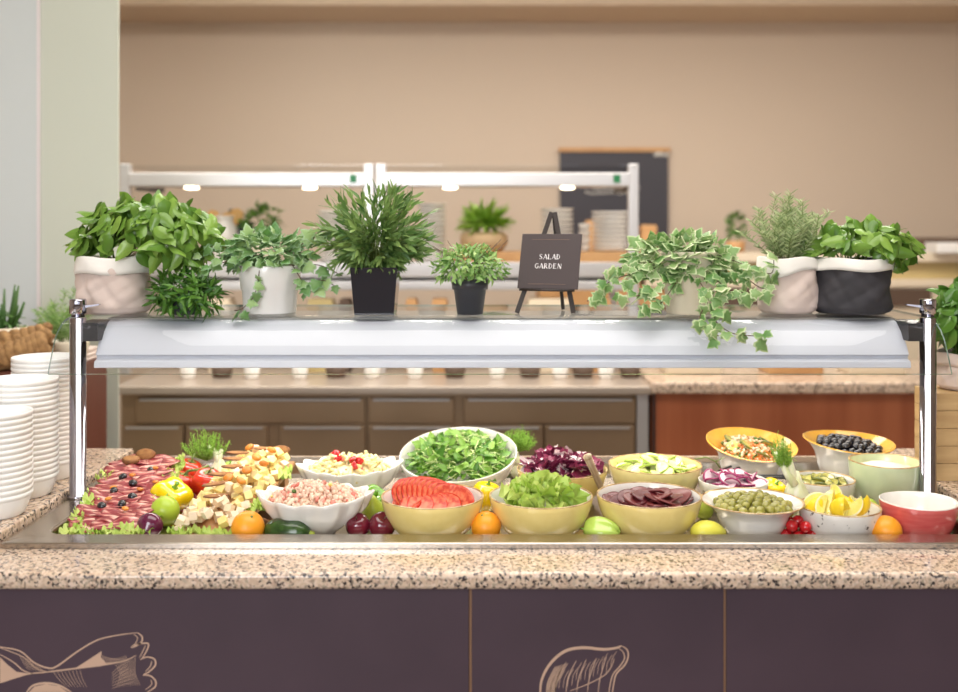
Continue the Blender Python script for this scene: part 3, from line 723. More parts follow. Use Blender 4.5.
# ------------------------------------------------------------------ salad bar island
island = empty('salad_bar_counter', 'granite topped salad bar with dark purple front panels', 'counter', (0, 2.1, 0))
def lp(a, b): return (a[0], a[1]-2.1, a[2]), (b[0], b[1]-2.1, b[2])
YF = 2.10; ZC = .90
mb = MB()
mb.box(*lp((-1.9, YF, ZC-.035), (2.1, 2.33, ZC))).build('front_worktop', 'granite', island, bevel=.010, seg=3)
MB().box(*lp((-1.9, 3.06, ZC-.035), (2.1, 3.20, ZC))).build('rear_worktop', 'granite', island, bevel=.006)
MB().box(*lp((-1.9, 2.27, .55), (-1.062, 3.17, .929))).build('side_worktop', 'granite_face', island, bevel=.005)
MB().box(*lp((1.212, 2.27, .55), (2.1, 3.17, .929))).build('side_worktop', 'granite_face', island, bevel=.005)
MB().box(*lp((-1.85, 2.18, 0), (2.05, 3.15, .80))).build('carcass', 'dark_metal', island, smooth=False)
YP = 2.14
seams = [-1.85, X(470.3, YP), X(725, YP), 2.05]
pans = []
for k in range(3):
    pans.append(MB().box(*lp((seams[k]+(.003 if k else 0), YP, .02), (seams[k+1]-.003, YP+.03, .862))).build('front_panel', 'panel_purple', island, bevel=.0012))
for k in (1, 2):
    MB().box(*lp((seams[k]-.0032, YP+.006, .02), (seams[k]+.0032, YP+.03, .862))).build('seam_strip', 'seam_wood', island, smooth=False)
# etched drawings on panels (pixel polylines on the panel plane, thin inlays)
def ink(mb, pts, wd):
    P = [(X(a, YP), Z(b_, YP)) for a, b_ in pts]; Q = []
    for i in range(len(P)-1):
        p0, p1, p2, p3 = P[max(i-1, 0)], P[i], P[i+1], P[min(i+2, len(P)-1)]
        for k in range(5):
            t = k/5; Q.append(tuple(.5*((2*p1[c])+(p2[c]-p0[c])*t+(2*p0[c]-5*p1[c]+4*p2[c]-p3[c])*t*t+(-p0[c]+3*p1[c]-3*p2[c]+p3[c])*t**3) for c in (0, 1)))
    Q.append(P[-1]); n = len(Q); v = []; f = []; wd = wd*YP/F
    for i, q in enumerate(Q):
        a = Q[max(i-1, 0)]; c = Q[min(i+1, n-1)]; d = Vector((c[0]-a[0], c[1]-a[1])).normalized() if (c != a) else Vector((1, 0))
        w_ = wd/2*(math.sin(PI*min(max((i+.6)/(n+.2), 0), 1))**.35)
        for s in (1, -1): v.append((q[0]-d.y*w_*s, YP-2.1-.0006, q[1]+d.x*w_*s))
    for i in range(n-1): f.append((2*i, 2*i+1, 2*i+3, 2*i+2))
    mb.add(v, f)
def z4(l): return [(a/2.994, 530+b_/2.994) for a, b_ in l]
def z5(l): return [(440+a/2.994, 530+b_/2.994) for a, b_ in l]
mb = MB()
A = z4([(-40, 345), (0, 350), (60, 362), (100, 395), (140, 412), (170, 408), (230, 365), (290, 330), (350, 315), (412, 307)])
ink(mb, A, 1.6)
ink(mb, z4([(412, 307), (425, 318), (424, 335), (405, 348), (392, 352)]), 1.6); ink(mb, z4([(398, 346), (420, 340), (444, 340), (440, 360), (425, 385)]), 1.6)
ink(mb, z4([(420, 388), (440, 380), (462, 386), (465, 405), (445, 425), (430, 432)]), 1.6); ink(mb, z4([(428, 434), (450, 436), (466, 452), (464, 470), (440, 486)]), 1.6)
ink(mb, z4([(400, 312), (412, 322), (406, 338), (392, 350)]), .9); ink(mb, z4([(436, 345), (428, 362), (418, 382)]), .9); ink(mb, z4([(455, 392), (450, 408), (436, 424)]), .9); ink(mb, z4([(452, 448), (454, 462), (436, 478)]), .9)
ink(mb, z4([(0, 458), (80, 432), (140, 425), (220, 415), (300, 405), (370, 392), (408, 375)]), 1.5)
ink(mb, z4([(0, 352), (70, 380), (110, 415), (150, 425)]), 1.0)
ink(mb, z4([(0, 372), (40, 395), (70, 420), (100, 430)]), 1.2)
ink(mb, z4([(80, 486), (100, 465), (140, 458), (180, 466), (215, 486)]), 2.2)
for i in range(13):
    t = i/12; a = 306+t*70; ink(mb, z4([(a-2, 372+12*math.sin(t*3)), (a+6, 388), (a+10+4*t, 402-6*t)]), .45)
for i in range(11):
    t = i/10; ink(mb, z4([(345+t*60, 402-20*t), (360+t*45, 430), (350+t*70, 470-6*t)]), .45)
for i in range(7):
    t = i/6; ink(mb, z4([(378+t*20, 395+t*60), (350+t*10, 415+t*50), (335, 430+t*45)]), .4)
for i in range(9):
    t = i/8; ink(mb, z4([(60+t*60, 372+t*36), (66+t*55, 390+t*24), (84+t*50, 418+t*6)]), .4)
for i in range(8):
    t = i/7; ink(mb, z4([(160+t*80, 424-t*6), (176+t*70, 446-t*4), (200+t*60, 470)]), .4)
def fill(mb, pts):
    P = [(X(a, YP), YP-2.1-.0005, Z(b_, YP)) for a, b_ in pts]; mb.add(P, [tuple(range(len(P)))])
fill(mb, z4([(0, 380), (22, 402), (50, 424), (92, 430), (40, 446), (0, 458)]))
fill(mb, z4([(225, 414), (270, 385), (305, 362), (302, 380), (318, 398), (370, 392), (300, 408)]))
fill(mb, z4([(86, 486), (104, 468), (140, 461), (178, 468), (205, 486)]))
dr = mb.build('vegetable_drawing', 'panel_ink', pans[0], smooth=False); dr['label'] = 'pale etched drawing of a ruffled pepper'
mb = MB()
ink(mb, z5([(300, 500), (304, 450), (330, 400), (375, 362), (430, 352), (490, 357), (530, 352), (542, 346)]), 3.0)
ink(mb, z5([(542, 346), (560, 358), (563, 380), (552, 405), (528, 430), (520, 460), (514, 500)]), 1.6)
ink(mb, z5([(534, 354), (548, 365), (552, 385), (538, 408), (518, 432), (508, 470), (506, 500)]), 1.2)
ink(mb, z5([(388, 482), (440, 462), (490, 436), (512, 410), (522, 385)]), 1.0)
for i in range(15):
    t = i/14; a = 330+t*180; b0 = 440-t*60+rnd(-8, 8); ink(mb, z5([(a, b0+40), (a+4, b0+12), (a+18, b0-14)]), .55)
for i in range(12):
    t = i/11; ink(mb, z5([(318+t*26, 490), (322+t*30, 455), (345+t*38, 408-t*10)]), .6)
for i in range(5): ink(mb, z5([(345+i*32, 486), (352+i*32, 440), (378+i*30, 395-i*4)]), .9)
dr = mb.build('vegetable_drawing', 'panel_ink', pans[1], smooth=False); dr['label'] = 'pale etched drawing of a curved gourd'

# steel basin
XL, XR, YA, YZ = -.98, 1.13, 2.33, 3.05; OL, OR, OA, OZ = -1.055, 1.205, 2.26, 3.12; ZR = .913; ZF = .87
def rrect(x0, x1, y0, y1, r, n=6):
    P = []
    for (cx, cy, a0) in ((x1-r, y1-r, 0), (x0+r, y1-r, 90), (x0+r, y0+r, 180), (x1-r, y0+r, 270)):
        for i in range(n+1): a = math.radians(a0+90*i/n); P.append((cx+r*math.cos(a), cy+r*math.sin(a)))
    return P
loops = [(rrect(OL, OR, OA, OZ, .012), .901), (rrect(OL, OR, OA, OZ, .012), ZR-.002), (rrect(OL+.003, OR-.003, OA+.003, OZ-.003, .012), ZR), (rrect(XL-.005, XR+.005, YA-.005, YZ+.005, .05), ZR),
         (rrect(XL, XR, YA, YZ, .045), ZR-.004), (rrect(XL+.008, XR-.008, YA+.008, YZ-.008, .04), ZF+.01), (rrect(XL+.02, XR-.02, YA+.02, YZ-.02, .03), ZF)]
v = []; f = []; n = len(loops[0][0])
for P, z in loops: v += [(a, b_-2.7, z) for a, b_ in P]
for k in range(len(loops)-1):
    for i in range(n): f.append((k*n+i, k*n+(i+1) % n, (k+1)*n+(i+1) % n, (k+1)*n+i))
f.append(tuple((len(loops)-1)*n+i for i in range(n)))
o = MB().add(v, f).build('food_well', 'steel', None, (0, 2.7, 0), smooth=True)
q = o.modifiers.new('e', 'EDGE_SPLIT'); q.split_angle = math.radians(30)
tag(o, 'shallow stainless steel food well set into the granite counter', 'food well')

# sneeze guard: posts, glass, light housing
sg = empty('sneeze_guard', 'glass sneeze guard with chrome posts and white lamp housing', 'sneeze guard', (0, 2.65, ZR))
for x in (-1.032, 1.155):
    MB().lathe([(0, 0), (.027, 0), (.027, .006), (.0205, .008), (.0205, 1.374-ZR), (0, 1.374-ZR)], 40).build('post', 'chrome', sg, (x, 0, 0))
    a = MB().lathe([(0, 0), (.0165, 0), (.0165, .008), (.021, .010), (.021, .042), (.0195, .046), (0, .046)], 40).build('post_cap', 'chrome', sg, (x, 0, 1.3765-ZR))
    s = 1 if x < 0 else -1
    MB().box((0, -.006, .018), (.045*s if s > 0 else 0, .006, .026) if s > 0 else (0, .006, .026)) if 0 else None
    MB().add([(0, -.008, .020), (.055*s, -.002, .030), (.055*s, .010, .030), (0, .008, .020), (0, -.008, .028), (.055*s, -.002, .033), (.055*s, .010, .033), (0, .008, .028)],
             [(0, 1, 5, 4), (1, 2, 6, 5), (2, 3, 7, 6), (3, 0, 4, 7), (4, 5, 6, 7), (0, 3, 2, 1)]).build('clamp_lever', 'chrome', a, smooth=False)
    MB().box((min(x, x+.055*s), -.012, 1.315-ZR), (max(x, x+.055*s), .10, 1.362-ZR)).build('bracket', 'dark_metal', sg, smooth=False)
GP = [(3.10, 1.3725), (2.90, 1.3725), (2.72, 1.3725), (2.685, 1.3715), (2.66, 1.3675), (2.635, 1.359), (2.612, 1.345), (2.595, 1.328), (2.581, 1.305), (2.568, 1.280), (2.55, 1.243)]
def sheet(pts, x0, x1, t):
    n = len(pts); v = []; f = []
    for i, (y, z) in enumerate(pts):
        a = pts[max(i-1, 0)]; c = pts[min(i+1, n-1)]; d = Vector((c[0]-a[0], c[1]-a[1])).normalized(); nx, nz = d.y, -d.x
        for s in (-1, 1):
            for x in (x0, x1): v.append((x, y+nx*t/2*s-2.65, z+nz*t/2*s-ZR))
    m = []
    for i in range(n-1):
        a = i*4; f += [(a, a+1, a+5, a+4), (a+2, a+6, a+7, a+3), (a, a+4, a+6, a+2), (a+1, a+3, a+7, a+5)]; m += [0, 0, 1, 1]
    f += [(0, 2, 3, 1), ((n-1)*4, (n-1)*4+1, (n-1)*4+3, (n-1)*4+2)]; m += [1, 1]
    return MB().add(v, f, m)
o = sheet(GP, -1.067, 1.171, .006).build('curved_glass', ['shelf_glass', 'glass_edge'], sg)
q = o.modifiers.new('e', 'EDGE_SPLIT'); q.split_angle = math.radians(30)
HP = [(2.735, 1.362), (2.715, 1.358), (2.685, 1.335), (2.660, 1.303), (2.645, 1.279), (2.652, 1.275), (2.652, 1.268), (2.635, 1.264), (2.632, 1.247), (2.95, 1.247), (2.98, 1.30), (2.98, 1.362)]
hs = MB().prism([(y-2.65, z-ZR) for y, z in HP], -.985, 1.105).build('lamp_housing', 'white_enamel', sg, bevel=.002)
MB().box((-.985, .085, 1.3625-ZR), (1.105, .33, 1.3665-ZR)).build('dimming_plate', 'dimming_grey', hs, smooth=False)  # grey plate added to lessen the white under the glass reflections
MB().box((-.93, .10, 1.2435-ZR), (1.05, .16, 1.2472-ZR)).build('light_strip', 'led_strip', hs, smooth=False)
l = area('guard_lamp', (.06, 2.78, 1.24), (0, 0, 0), 1.98, .06, 3.2, (1, .96, .90))
l.parent = sg; l.location = (.06, .13, 1.240-ZR)

# wood cabinet behind the left stacks, with rope garland and potted plants
o = MB().box((-.6, 0, 0), (.6, .45, 1.135)).build('side_cabinet', 'dark_wood', None, (-1.372-.6, 3.35, 0), bevel=.004); tag(o, 'dark reddish wood cabinet behind the white bowl stacks', 'cabinet')
Zk = 1.135
r0 = MB()
def braid(path, r, mb, turns):
    P = [Vector(p) for p in path]
    for s in range(3):
        Q = []
        for i in range(121):
            t = i/120; u = t*(len(P)-1); k = min(int(u), len(P)-2); p_ = P[k].lerp(P[k+1], u-k); a = 2*PI*turns*t+s*2*PI/3
            Q.append(p_+Vector((0, math.cos(a)*r, math.sin(a)*r*1.1)))
        mb.tube(Q, r*.95, 8)
mb = MB()
braid([(-.34, 0, .03), (-.16, -.01, .045), (.0, 0, .06), (.07, .03, .09)], .026, mb, 5)
braid([(-.34, -.02, .08), (-.16, -.02, .085), (-.02, .02, .10), (.07, .05, .12)], .020, mb, 4)
o = mb.build('rope_garland', 'rope', None, (-1.52, 3.42, Zk-.004)); tag(o, 'thick braided jute rope lying around the small pots at left', 'rope')
o = MB().box((-.09, -.07, 0), (.09, .07, .012)).box((-.085, -.065, .013), (.088, .068, .026)).box((-.09, -.07, .027), (.08, .06, .042)).build('folded_cloth', 'canvas_beige', None, (-1.47, 3.70, Zk+.001), bevel=.005); tag(o, 'folded beige cloth on the dark wood cabinet behind the chrome post', 'cloth')
def flatpot(label, px, Y, z, w_px, h, fol, name):
    o = empty(name, label, 'potted plant', (X(px, Y), Y, z)); r = w_px/2*Y/F
    MB().lathe([(0, 0), (r*.85, 0), (r, h*.9), (r, h), (r*.93, h), (r*.8, h*.2), (0, h*.15)], 36).build('pot', 'pot_cream', o); soil_disc(r*.92, h-.015, o); fol(o, r, h); return o
def succ(o, r, h):
    random.seed(5); mb = MB()
    for k in range(14):
        a = rnd(0, 6.28); q = rnd(0, .7)*r; tip = Vector((math.cos(a)*q*1.6, math.sin(a)*q, h+rnd(.06, .15))); mb.tube([(math.cos(a)*q*.6, math.sin(a)*q*.6, h-.02), (tip.x*.8, tip.y*.8, (h+tip.z)/2), tip], [.006, .006, .003], 6)
    dome(mb, OVS, (0, 0, h+.01), (r*.9, r*.7, .05), 60, (.02, .04)); mb.build('foliage', 'succulent', o)
flatpot('small upright succulent in a cream pot at the left frame edge', 2, 3.55, Zk, 48, Z(327, 3.55)-Zk, succ, 'potted_succulent')
flatpot('airy rosemary in a small cream pot behind the white bowl stacks', 66, 3.62, Zk, 44, Z(340, 3.62)-Zk, lambda o, r, h: rosemary(o, h-.02, 20, .12, .20, 6, 'tiny_leaf', .026), 'potted_rosemary')

# ------------------------------------------------------------------ white bowl stacks
ORD = 'topmost second third fourth fifth sixth seventh eighth ninth tenth eleventh twelfth thirteenth fourteenth fifteenth sixteenth seventeenth eighteenth nineteenth twentieth twenty-first twenty-second'.split()
def stack(px, Y, top, label, toplabel, group, n):
    which = group.split()[-2]; r = .0875; z0 = .929; h = .055; step = (top-z0-h)/(n-1); first = None
    for i in range(n):
        l = (X(px, Y), Y, z0+step*i)
        if first is None:
            prof = [(0, 0), (r*.74, 0), (r*.80, .004), (r*.92, .03), (r*.965, .042), (r*.97, h-step*.75), (r, h-step*.7), (r, h-.001), (r*.985, h), (r*.955, h-.002), (r*.94, .035), (r*.76, .007), (0, .005)]
            first = MB().lathe(prof, 48).build('white_bowl', 'melamine', None, l); tag(first, label, 'bowl', group)
        else: dup(first, l, label=toplabel if i == n-1 else f'{ORD[n-1-i]} white bowl from the top of the {which} stack at left')
    first['label'] = f'bottommost white bowl of the {which} stack at left'
stack(-7, 2.43, Z(411, 2.43), 'white bowl nested in the front, shortest stack at left', 'topmost white bowl of the front, shortest stack', 'white bowls in the front stack', 15)
stack(22, 2.615, Z(378, 2.615), 'white bowl nested in the middle stack at left', 'topmost white bowl of the middle stack', 'white bowls in the middle stack', 19)
stack(46, 2.80, Z(356, 2.80), 'white bowl nested in the rear stack beside the chrome post', 'topmost white bowl of the rear stack', 'white bowls in the rear stack', 22)

# wooden crate right
cr = empty('wooden_crate', 'light wooden plank crate beside the right chrome post', 'crate', (1.442, 2.82, .929))
for k in range(5):
    MB().box((-.22, -.07, k*.047+.0005), (.22, .07, k*.047+.0465)).build('plank', 'pale_wood', cr, bevel=.001)

# ------------------------------------------------------------------ bowls and food
def bowl_mesh(R, H, style='round', rb=None, t=.005, n=64, wob=0, mats=(0, 1, 2)):
    rb = rb or R*.42; A = math.radians(78); prof = [(0, .002), (rb*.9, .0), (rb, 0)]; K = 12
    if style == 'round': out = [(rb+(R-rb)*math.sin(A*i/K)/math.sin(A), H*(1-math.cos(A*i/K))/(1-math.cos(A))) for i in range(1, K+1)]
    elif style == 'flared':   # footed body with wide flat rim
        out = [(R*.50, H*.05), (R*.53, H*.12), (R*.56, H*.15), (R*.64, H*.38), (R*.68, H*.55), (R*.70, H*.62), (R*.74, H*.72), (R*.86, H*.88), (R, H)]
    elif style == 'deep': out = [(R*.62, H*.03), (R*.82, H*.18), (R*.93, H*.4), (R*.985, H*.7), (R, H)]
    prof += out; ko = len(prof)
    rim = [(R-.0005, H+.002), (R-t*.6, H+.0025), (R-t, H)]; prof += rim
    inn = [(max(r-t, 0), z+t*.35) for r, z in reversed(out[:-1])]; prof += inn+[(rb*.7, t), (0, t)]
    mi = [mats[0]]*(ko-1)+[mats[1]]*3+[mats[2]]*(len(prof)-ko-3)
    def fn(x, y, z, a, k):
        s = 1+wob*(.5*math.sin(2*a+.7)+.3*math.sin(3*a+2)); return x*s, y*s, z*(1+wob*.5*math.sin(2*a+1)*(z/H))
    return MB().lathe(prof, n, mi, fn=fn if wob else None)
def bowl(px, Y, R, zr, label, mats, style='round', tilt=(0, 0), wob=0, rb=None, name='salad_bowl', z0=ZF):
    """tilt = (towards viewer, sideways) in degrees; returns bowl and its matrix"""
    H = zr-z0
    T = Matrix.Translation((X(px, Y), Y, z0))
    rot = (math.radians(tilt[0]), math.radians(tilt[1]), 0)
    lift = R*.45*(abs(math.sin(rot[0]))+abs(math.sin(rot[1])))
    loc = (X(px, Y), Y, z0+lift*.9+.0005)
    o = bowl_mesh(R, H, style, wob=wob, rb=rb).build(name, mats, None, loc, rot); tag(o, label, 'bowl')
    q = o.modifiers.new('e', 'EDGE_SPLIT'); q.split_angle = math.radians(60)
    return o, Matrix.Translation(loc)@Euler(rot).to_matrix().to_4x4(), H
YW = ['yellow_glaze', 'rim_brown', 'white_glaze']
B = {}
B['tom'] = bowl(432.5, 2.462, .123, .964, 'yellow bowl with white inside filled with tomato slices', YW)
B['let'] = bowl(541, 2.462, .124, .965, 'yellow bowl filled with pale green lettuce, front row centre', YW)
B['beet'] = bowl(649, 2.462, .125, .966, 'yellow bowl with white inside filled with beetroot slices', YW)
B['zuc'] = bowl(655, 2.78, .1255, .968, 'cream yellow bowl filled with cucumber slices, behind the beetroot', ['cream_glaze', 'rim_brown', 'cream_glaze'])
B['rad'] = bowl(562, 2.78, .122, .955, 'yellow bowl filled with purple radicchio, behind the lettuce', ['yellow_glaze', 'rim_brown', 'cream_glaze'])
B['gs'] = bowl(460, 2.895, .165, .958, 'large white bowl tilted forward, filled with green leaf salad', ['white_glaze', 'white_glaze', 'white_glaze'], tilt=(15, -3), rb=.07)
B['gol'] = bowl(752, 2.452, .121, .955, 'white footed bowl with brown rim filled with green olives', ['white_glaze', 'rim_brown', 'white_glaze'], 'flared')
B['lem'] = bowl(839.5, 2.435, .0945, .946, 'white speckled bowl filled with lemon wedges', ['speckle_glaze', 'rim_brown', 'speckle_glaze'], rb=.05)
B['red'] = bowl(918, 2.452, .0888, .955, 'empty coral red bowl with white inside', ['red_glaze', 'white_glaze', 'white_glaze'], wob=.03, rb=.05)
B['dip'] = bowl(885, 2.725, .0925, .989, 'pale sage green bowl filled with creamy dip', ['sage_glaze', 'rim_brown', 'sage_glaze'], 'deep', wob=.02, rb=.05)
B['car'] = bowl(746.5, 2.975, .128, .975, 'yellow lined white bowl tilted forward with chopped vegetable salad', ['white_glaze', 'orange_glaze', 'orange_glaze'], 'flared', tilt=(11, 4), wob=.05)
B['blk'] = bowl(845, 2.975, .127, .985, 'yellow lined cream bowl filled with black olives', ['white_glaze', 'orange_glaze', 'orange_glaze'], 'flared', tilt=(4, 3), wob=.05)
B['oni'] = bowl(733, 2.69, .090, .946, 'white bowl of sliced red onion behind the green olives', ['white_glaze', 'white_glaze', 'white_glaze'])
B['pic'] = bowl(822, 2.69, .084, .950, 'white speckled bowl filled with sliced pickles', ['speckle_glaze', 'rim_brown', 'speckle_glaze'], rb=.045)

def heap(R, z0, domeh, sp_, seed, layers=2, jit=.25):
    rg = random.Random(seed); out = []
    for L in range(layers):
        y = -R; row = 0
        while y <= R:
            x = -R+(sp_/2 if (row+L) % 2 else 0)
            while x <= R:
                xx = x+rg.uniform(-jit, jit)*sp_; yy = y+rg.uniform(-jit, jit)*sp_+L*sp_*.4; r = math.hypot(xx, yy)
                Rl = R-(L*sp_*.95)
                if r < Rl: out.append((xx, yy, z0+domeh*(1-(r/R)**2)-L*sp_*.72+rg.uniform(-.1, .1)*sp_))
                x += sp_
            y += sp_*.87; row += 1
    return out
def place(Bk, proto_fn, pts, seed, tilt=.5, sc_=(.9, 1.1)):
    """first point moves the prototype, the others copy it"""
    o, T, H = Bk; rg = random.Random(seed); protos = proto_fn
    used = [False]*len(protos)
    for i, p_ in enumerate(pts):
        k = i % len(protos); q = T@Vector(p_)
        rot = (rg.uniform(-tilt, tilt), rg.uniform(-tilt, tilt), rg.uniform(0, 6.28)); s = rg.uniform(*sc_)
        if not used[k]: protos[k].location = q; protos[k].rotation_euler = rot; protos[k].scale = (s,)*3; used[k] = True
        else: dup(protos[k], q, rot, scale=s)
def ball(name, m, r, sx=1, sz=1, n=14, hole=None):
    prof = [(r*math.sin(PI*i/8)*sx if 0 < i < 8 else 0, -r*math.cos(PI*i/8)*sz) for i in range(9)]
    mb = MB().lathe(prof, n); 
    if hole:
        mb.lathe([(r*.28, 0), (r*.24, r*.02), (0, r*.02)], 8, 1, TR((0, 0, r*sz*.96))); return mb.build(name, [m, hole])
    return mb.build(name, m)
# black olives / green olives
o = tag(ball('black_olive', 'black_olive_skin', .0115, 1, 1.15), 'shiny black olive in the yellow lined bowl', 'olive', 'black olives in the bowl')
place(B['blk'], [o], heap(.090, .098, .020, .0225, 1, 2), 1, 1.5)
o = tag(ball('green_olive', 'green_olive_skin', .0108, 1, 1.15, hole='olive_hole'), 'pitted green olive heaped in the white footed bowl', 'olive', 'green olives in the bowl')
place(B['gol'], [o], heap(.088, .073, .020, .0205, 2, 2), 2, 1.5)
# slices
def disc(name, mats, r, t, seed=0, n=28, wav=.0, ell=1.0, rim=.12):
    rg = random.Random(seed); ph = rg.uniform(0, 6)
    prof = [(0, t/2), (r*(1-rim), t/2), (r, t*.45), (r, -t*.45), (r*(1-rim), -t/2), (0, -t/2)]
    def fn(x, y, z, a, k):
        s = 1+.04*math.sin(3*a+ph); return x*s, y*s*ell, z+wav*math.sin(2*a+ph)*(math.hypot(x, y)/r)**2
    return MB().lathe(prof, n, [0, 1, 1, 1, 0], fn=fn).build(name, mats)
def place_list(Bk, proto, L, mul=1):
    T = Bk[1]; used = False
    for (x, y, z, rx, ry, rz) in L:
        q = T@Vector((x, y, z)); rot = (rx, ry, rz)
        if not used: proto.location = q; proto.rotation_euler = rot; used = True
        else: dup(proto, q, rot)
# tomato slices: two fans
pr = tag(disc('tomato_slice', ['tomato_cut', 'tomato_skin'], .040, .007, 1, rim=.07), 'round tomato slice fanned in the yellow bowl', 'tomato slice', 'tomato slices in the bowl')
L = []
random.seed(3)
for i in range(9): L.append((-.060+i*.012, .0-.002*i, .098+.010*math.sin(i*.4)-i*.0012, math.radians(62), math.radians(-14+i*2), math.radians(38-i*3)))
for i in range(5): L.append((.030+i*.008, -.012-.004*i, .090-i*.001, math.radians(56), math.radians(8), math.radians(-16-i*4)))
for i in range(5): L.append((-.035+i*.016, -.045, .082, math.radians(34), rnd(-.15, .15), rnd(-.3, .3)))
for i in range(5): L.append((-.055+i*.025, .045, .076, math.radians(rnd(10, 30)), rnd(-.2, .2), rnd(-.5, .5)))
for i in range(3): L.append((-.062+.006*i, -.03+i*.022, .077, math.radians(20), -.25, rnd(-.5, .5)))
place_list(B['tom'], pr, L)
# cucumber slices
pr = tag(disc('cucumber_slice', ['cuke_flesh', 'cuke_rim'], .025, .004, 2, wav=.002, rim=.06), 'pale cucumber slice heaped in the cream bowl', 'cucumber slice', 'cucumber slices in the bowl')
place(B['zuc'], [pr], heap(.095, .082, .022, .030, 5, 2, .3), 5, .55)
# beetroot slices
pr = tag(disc('beetroot_slice', ['beet', 'beet'], .040, .004, 3, wav=.003, ell=.8), 'dark red beetroot slice in the yellow bowl', 'beetroot slice', 'beetroot slices in the bowl')
place(B['beet'], [pr], heap(.090, .074, .022, .032, 6, 2, .35), 6, .35)
# pickles, onions
pr = tag(disc('pickle_slice', ['pickle', 'pickle_rim'], .017, .005, 4, wav=.002), 'sliced pickle heaped in the speckled bowl', 'pickle slice', 'pickle slices in the bowl')
place(B['pic'], [pr], heap(.064, .066, .014, .019, 8, 2, .3), 8, .6)
pr = tag(disc('onion_slice', ['onion_white', 'onion_edge'], .024, .004, 5, wav=.003, rim=.14), 'red onion slice heaped behind the green olives', 'onion slice', 'onion slices in the bowl')
place(B['oni'], [pr], heap(.07, .070, .018, .026, 9, 2, .3), 9, .7)
# lemon wedges
def wedge(seed):
    mb = MB(); r = .026; n = 10; m = 7; v = []; f = []; mm = []; half = math.radians(46)
    for i in range(n+1):
        t = PI*i/n
        for j in range(m): a = -half+2*half*j/(m-1); v.append((r*1.25*math.cos(t), r*math.sin(t)*math.sin(a), -r*math.sin(t)*math.cos(a)))
    for i in range(n):
        for j in range(m-1): f.append((i*m+j, i*m+j+1, (i+1)*m+j+1, (i+1)*m+j)); mm.append(0)
    for col in (0, m-1):
        a0 = len(v)
        for i in range(n+1):
            e = v[i*m+col]; c = (r*1.25*math.cos(PI*i/n)*.9, 0, -.002)
            v.append(c); v.append(tuple(c[k]+(e[k]-c[k])*.84 for k in range(3))); v.append(e)
        for i in range(n):
            for k in (0, 1):
                q = (a0+i*3+k, a0+i*3+k+1, a0+i*3+k+4, a0+i*3+k+3); f.append(q if col else q[::-1]); mm.append(1 if k == 0 else 2)
    return mb.add(v, f, mm).build('lemon_wedge', ['lemon_yellow', 'lemon_flesh', 'lemon_pith'])
pr = tag(wedge(1), 'lemon wedge heaped in the speckled bowl', 'lemon wedge', 'lemon wedges in the bowl')
for k_m in pr.data.polygons: k_m.use_smooth = k_m.material_index == 0
place(B['lem'], [pr], heap(.064, .072, .024, .034, 12, 2, .3), 14, 2.0)
# dip
o, T, H = B['dip']; mb = MB().lathe([(.088, .094), (.07, .099), (.05, .107), (.025, .114), (0, .116)], 40, fn=lambda x, y, z, a, k: (x, y, z+.003*math.sin(3*a+k*5)*(1-k)))
o = mb.build('creamy_dip', 'dip', None, T.translation); tag(o, 'pale creamy dip heaped in the sage green bowl', 'dip')
# leafy fillings
def leafy(key, fn, mats, name, label, cat):
    o, T, H = B[key]; mb = MB(); fn(mb, H); q = mb.build(name, mats, None, T.translation, T.to_euler()); tag(q, label, cat, kind='stuff')
    return q
def f_let(mb, H):
    random.seed(71)
    for i in range(46):
        r = .088*math.sqrt(random.random()); a = rnd(0, 6.28); v, f = frill(i, amp=rnd(.25, .5), k=random.choice((5, 6, 7)))
        mb.add(v, f, 0, frame((r*math.cos(a), r*math.sin(a), H*.80+.034*(1-(r/.1)**2)+rnd(-.008, .012)), dirn(), Vector((rnd(-.6, .6), rnd(-.9, .2), 1)), rnd(.028, .04)))
leafy('let', f_let, 'lettuce_leaf', 'torn_lettuce', 'torn pale green lettuce heaped in the front yellow bowl', 'lettuce')
def f_lamb(mb, H):
    random.seed(72)
    for i in range(620):
        r = .140*math.sqrt(random.random()); a = rnd(0, 6.28)
        pos = (r*math.cos(a), r*math.sin(a), H*.66+.055*(1-(r/.15)**2)+rnd(-.018, .014))
        mb.add(OV[0], OV[1], 0, frame(pos, Vector((rnd(-1, 1), rnd(-1, 1), rnd(-.2, .7))), Vector((rnd(-.6, .6), rnd(-.8, .4), 1)), (rnd(.024, .040),)*3))
    for i in range(240):
        r = .13*math.sqrt(random.random()); a = rnd(0, 6.28); p0 = Vector((r*math.cos(a), r*math.sin(a), H*.66+.055*(1-(r/.15)**2)+rnd(-.005, .012)))
        d = Vector((rnd(-1, 1), rnd(-1, 1), rnd(-.3, .5))).normalized()*rnd(.012, .025); mb.tube([p0-d, p0+Vector((0, 0, .004)), p0+d], .0011, 5, 1)
leafy('gs', f_lamb, ['lambs_leaf', 'lambs_stem'], 'green_leaf_salad', 'small green salad leaves heaped in the large tilted white bowl', 'salad')
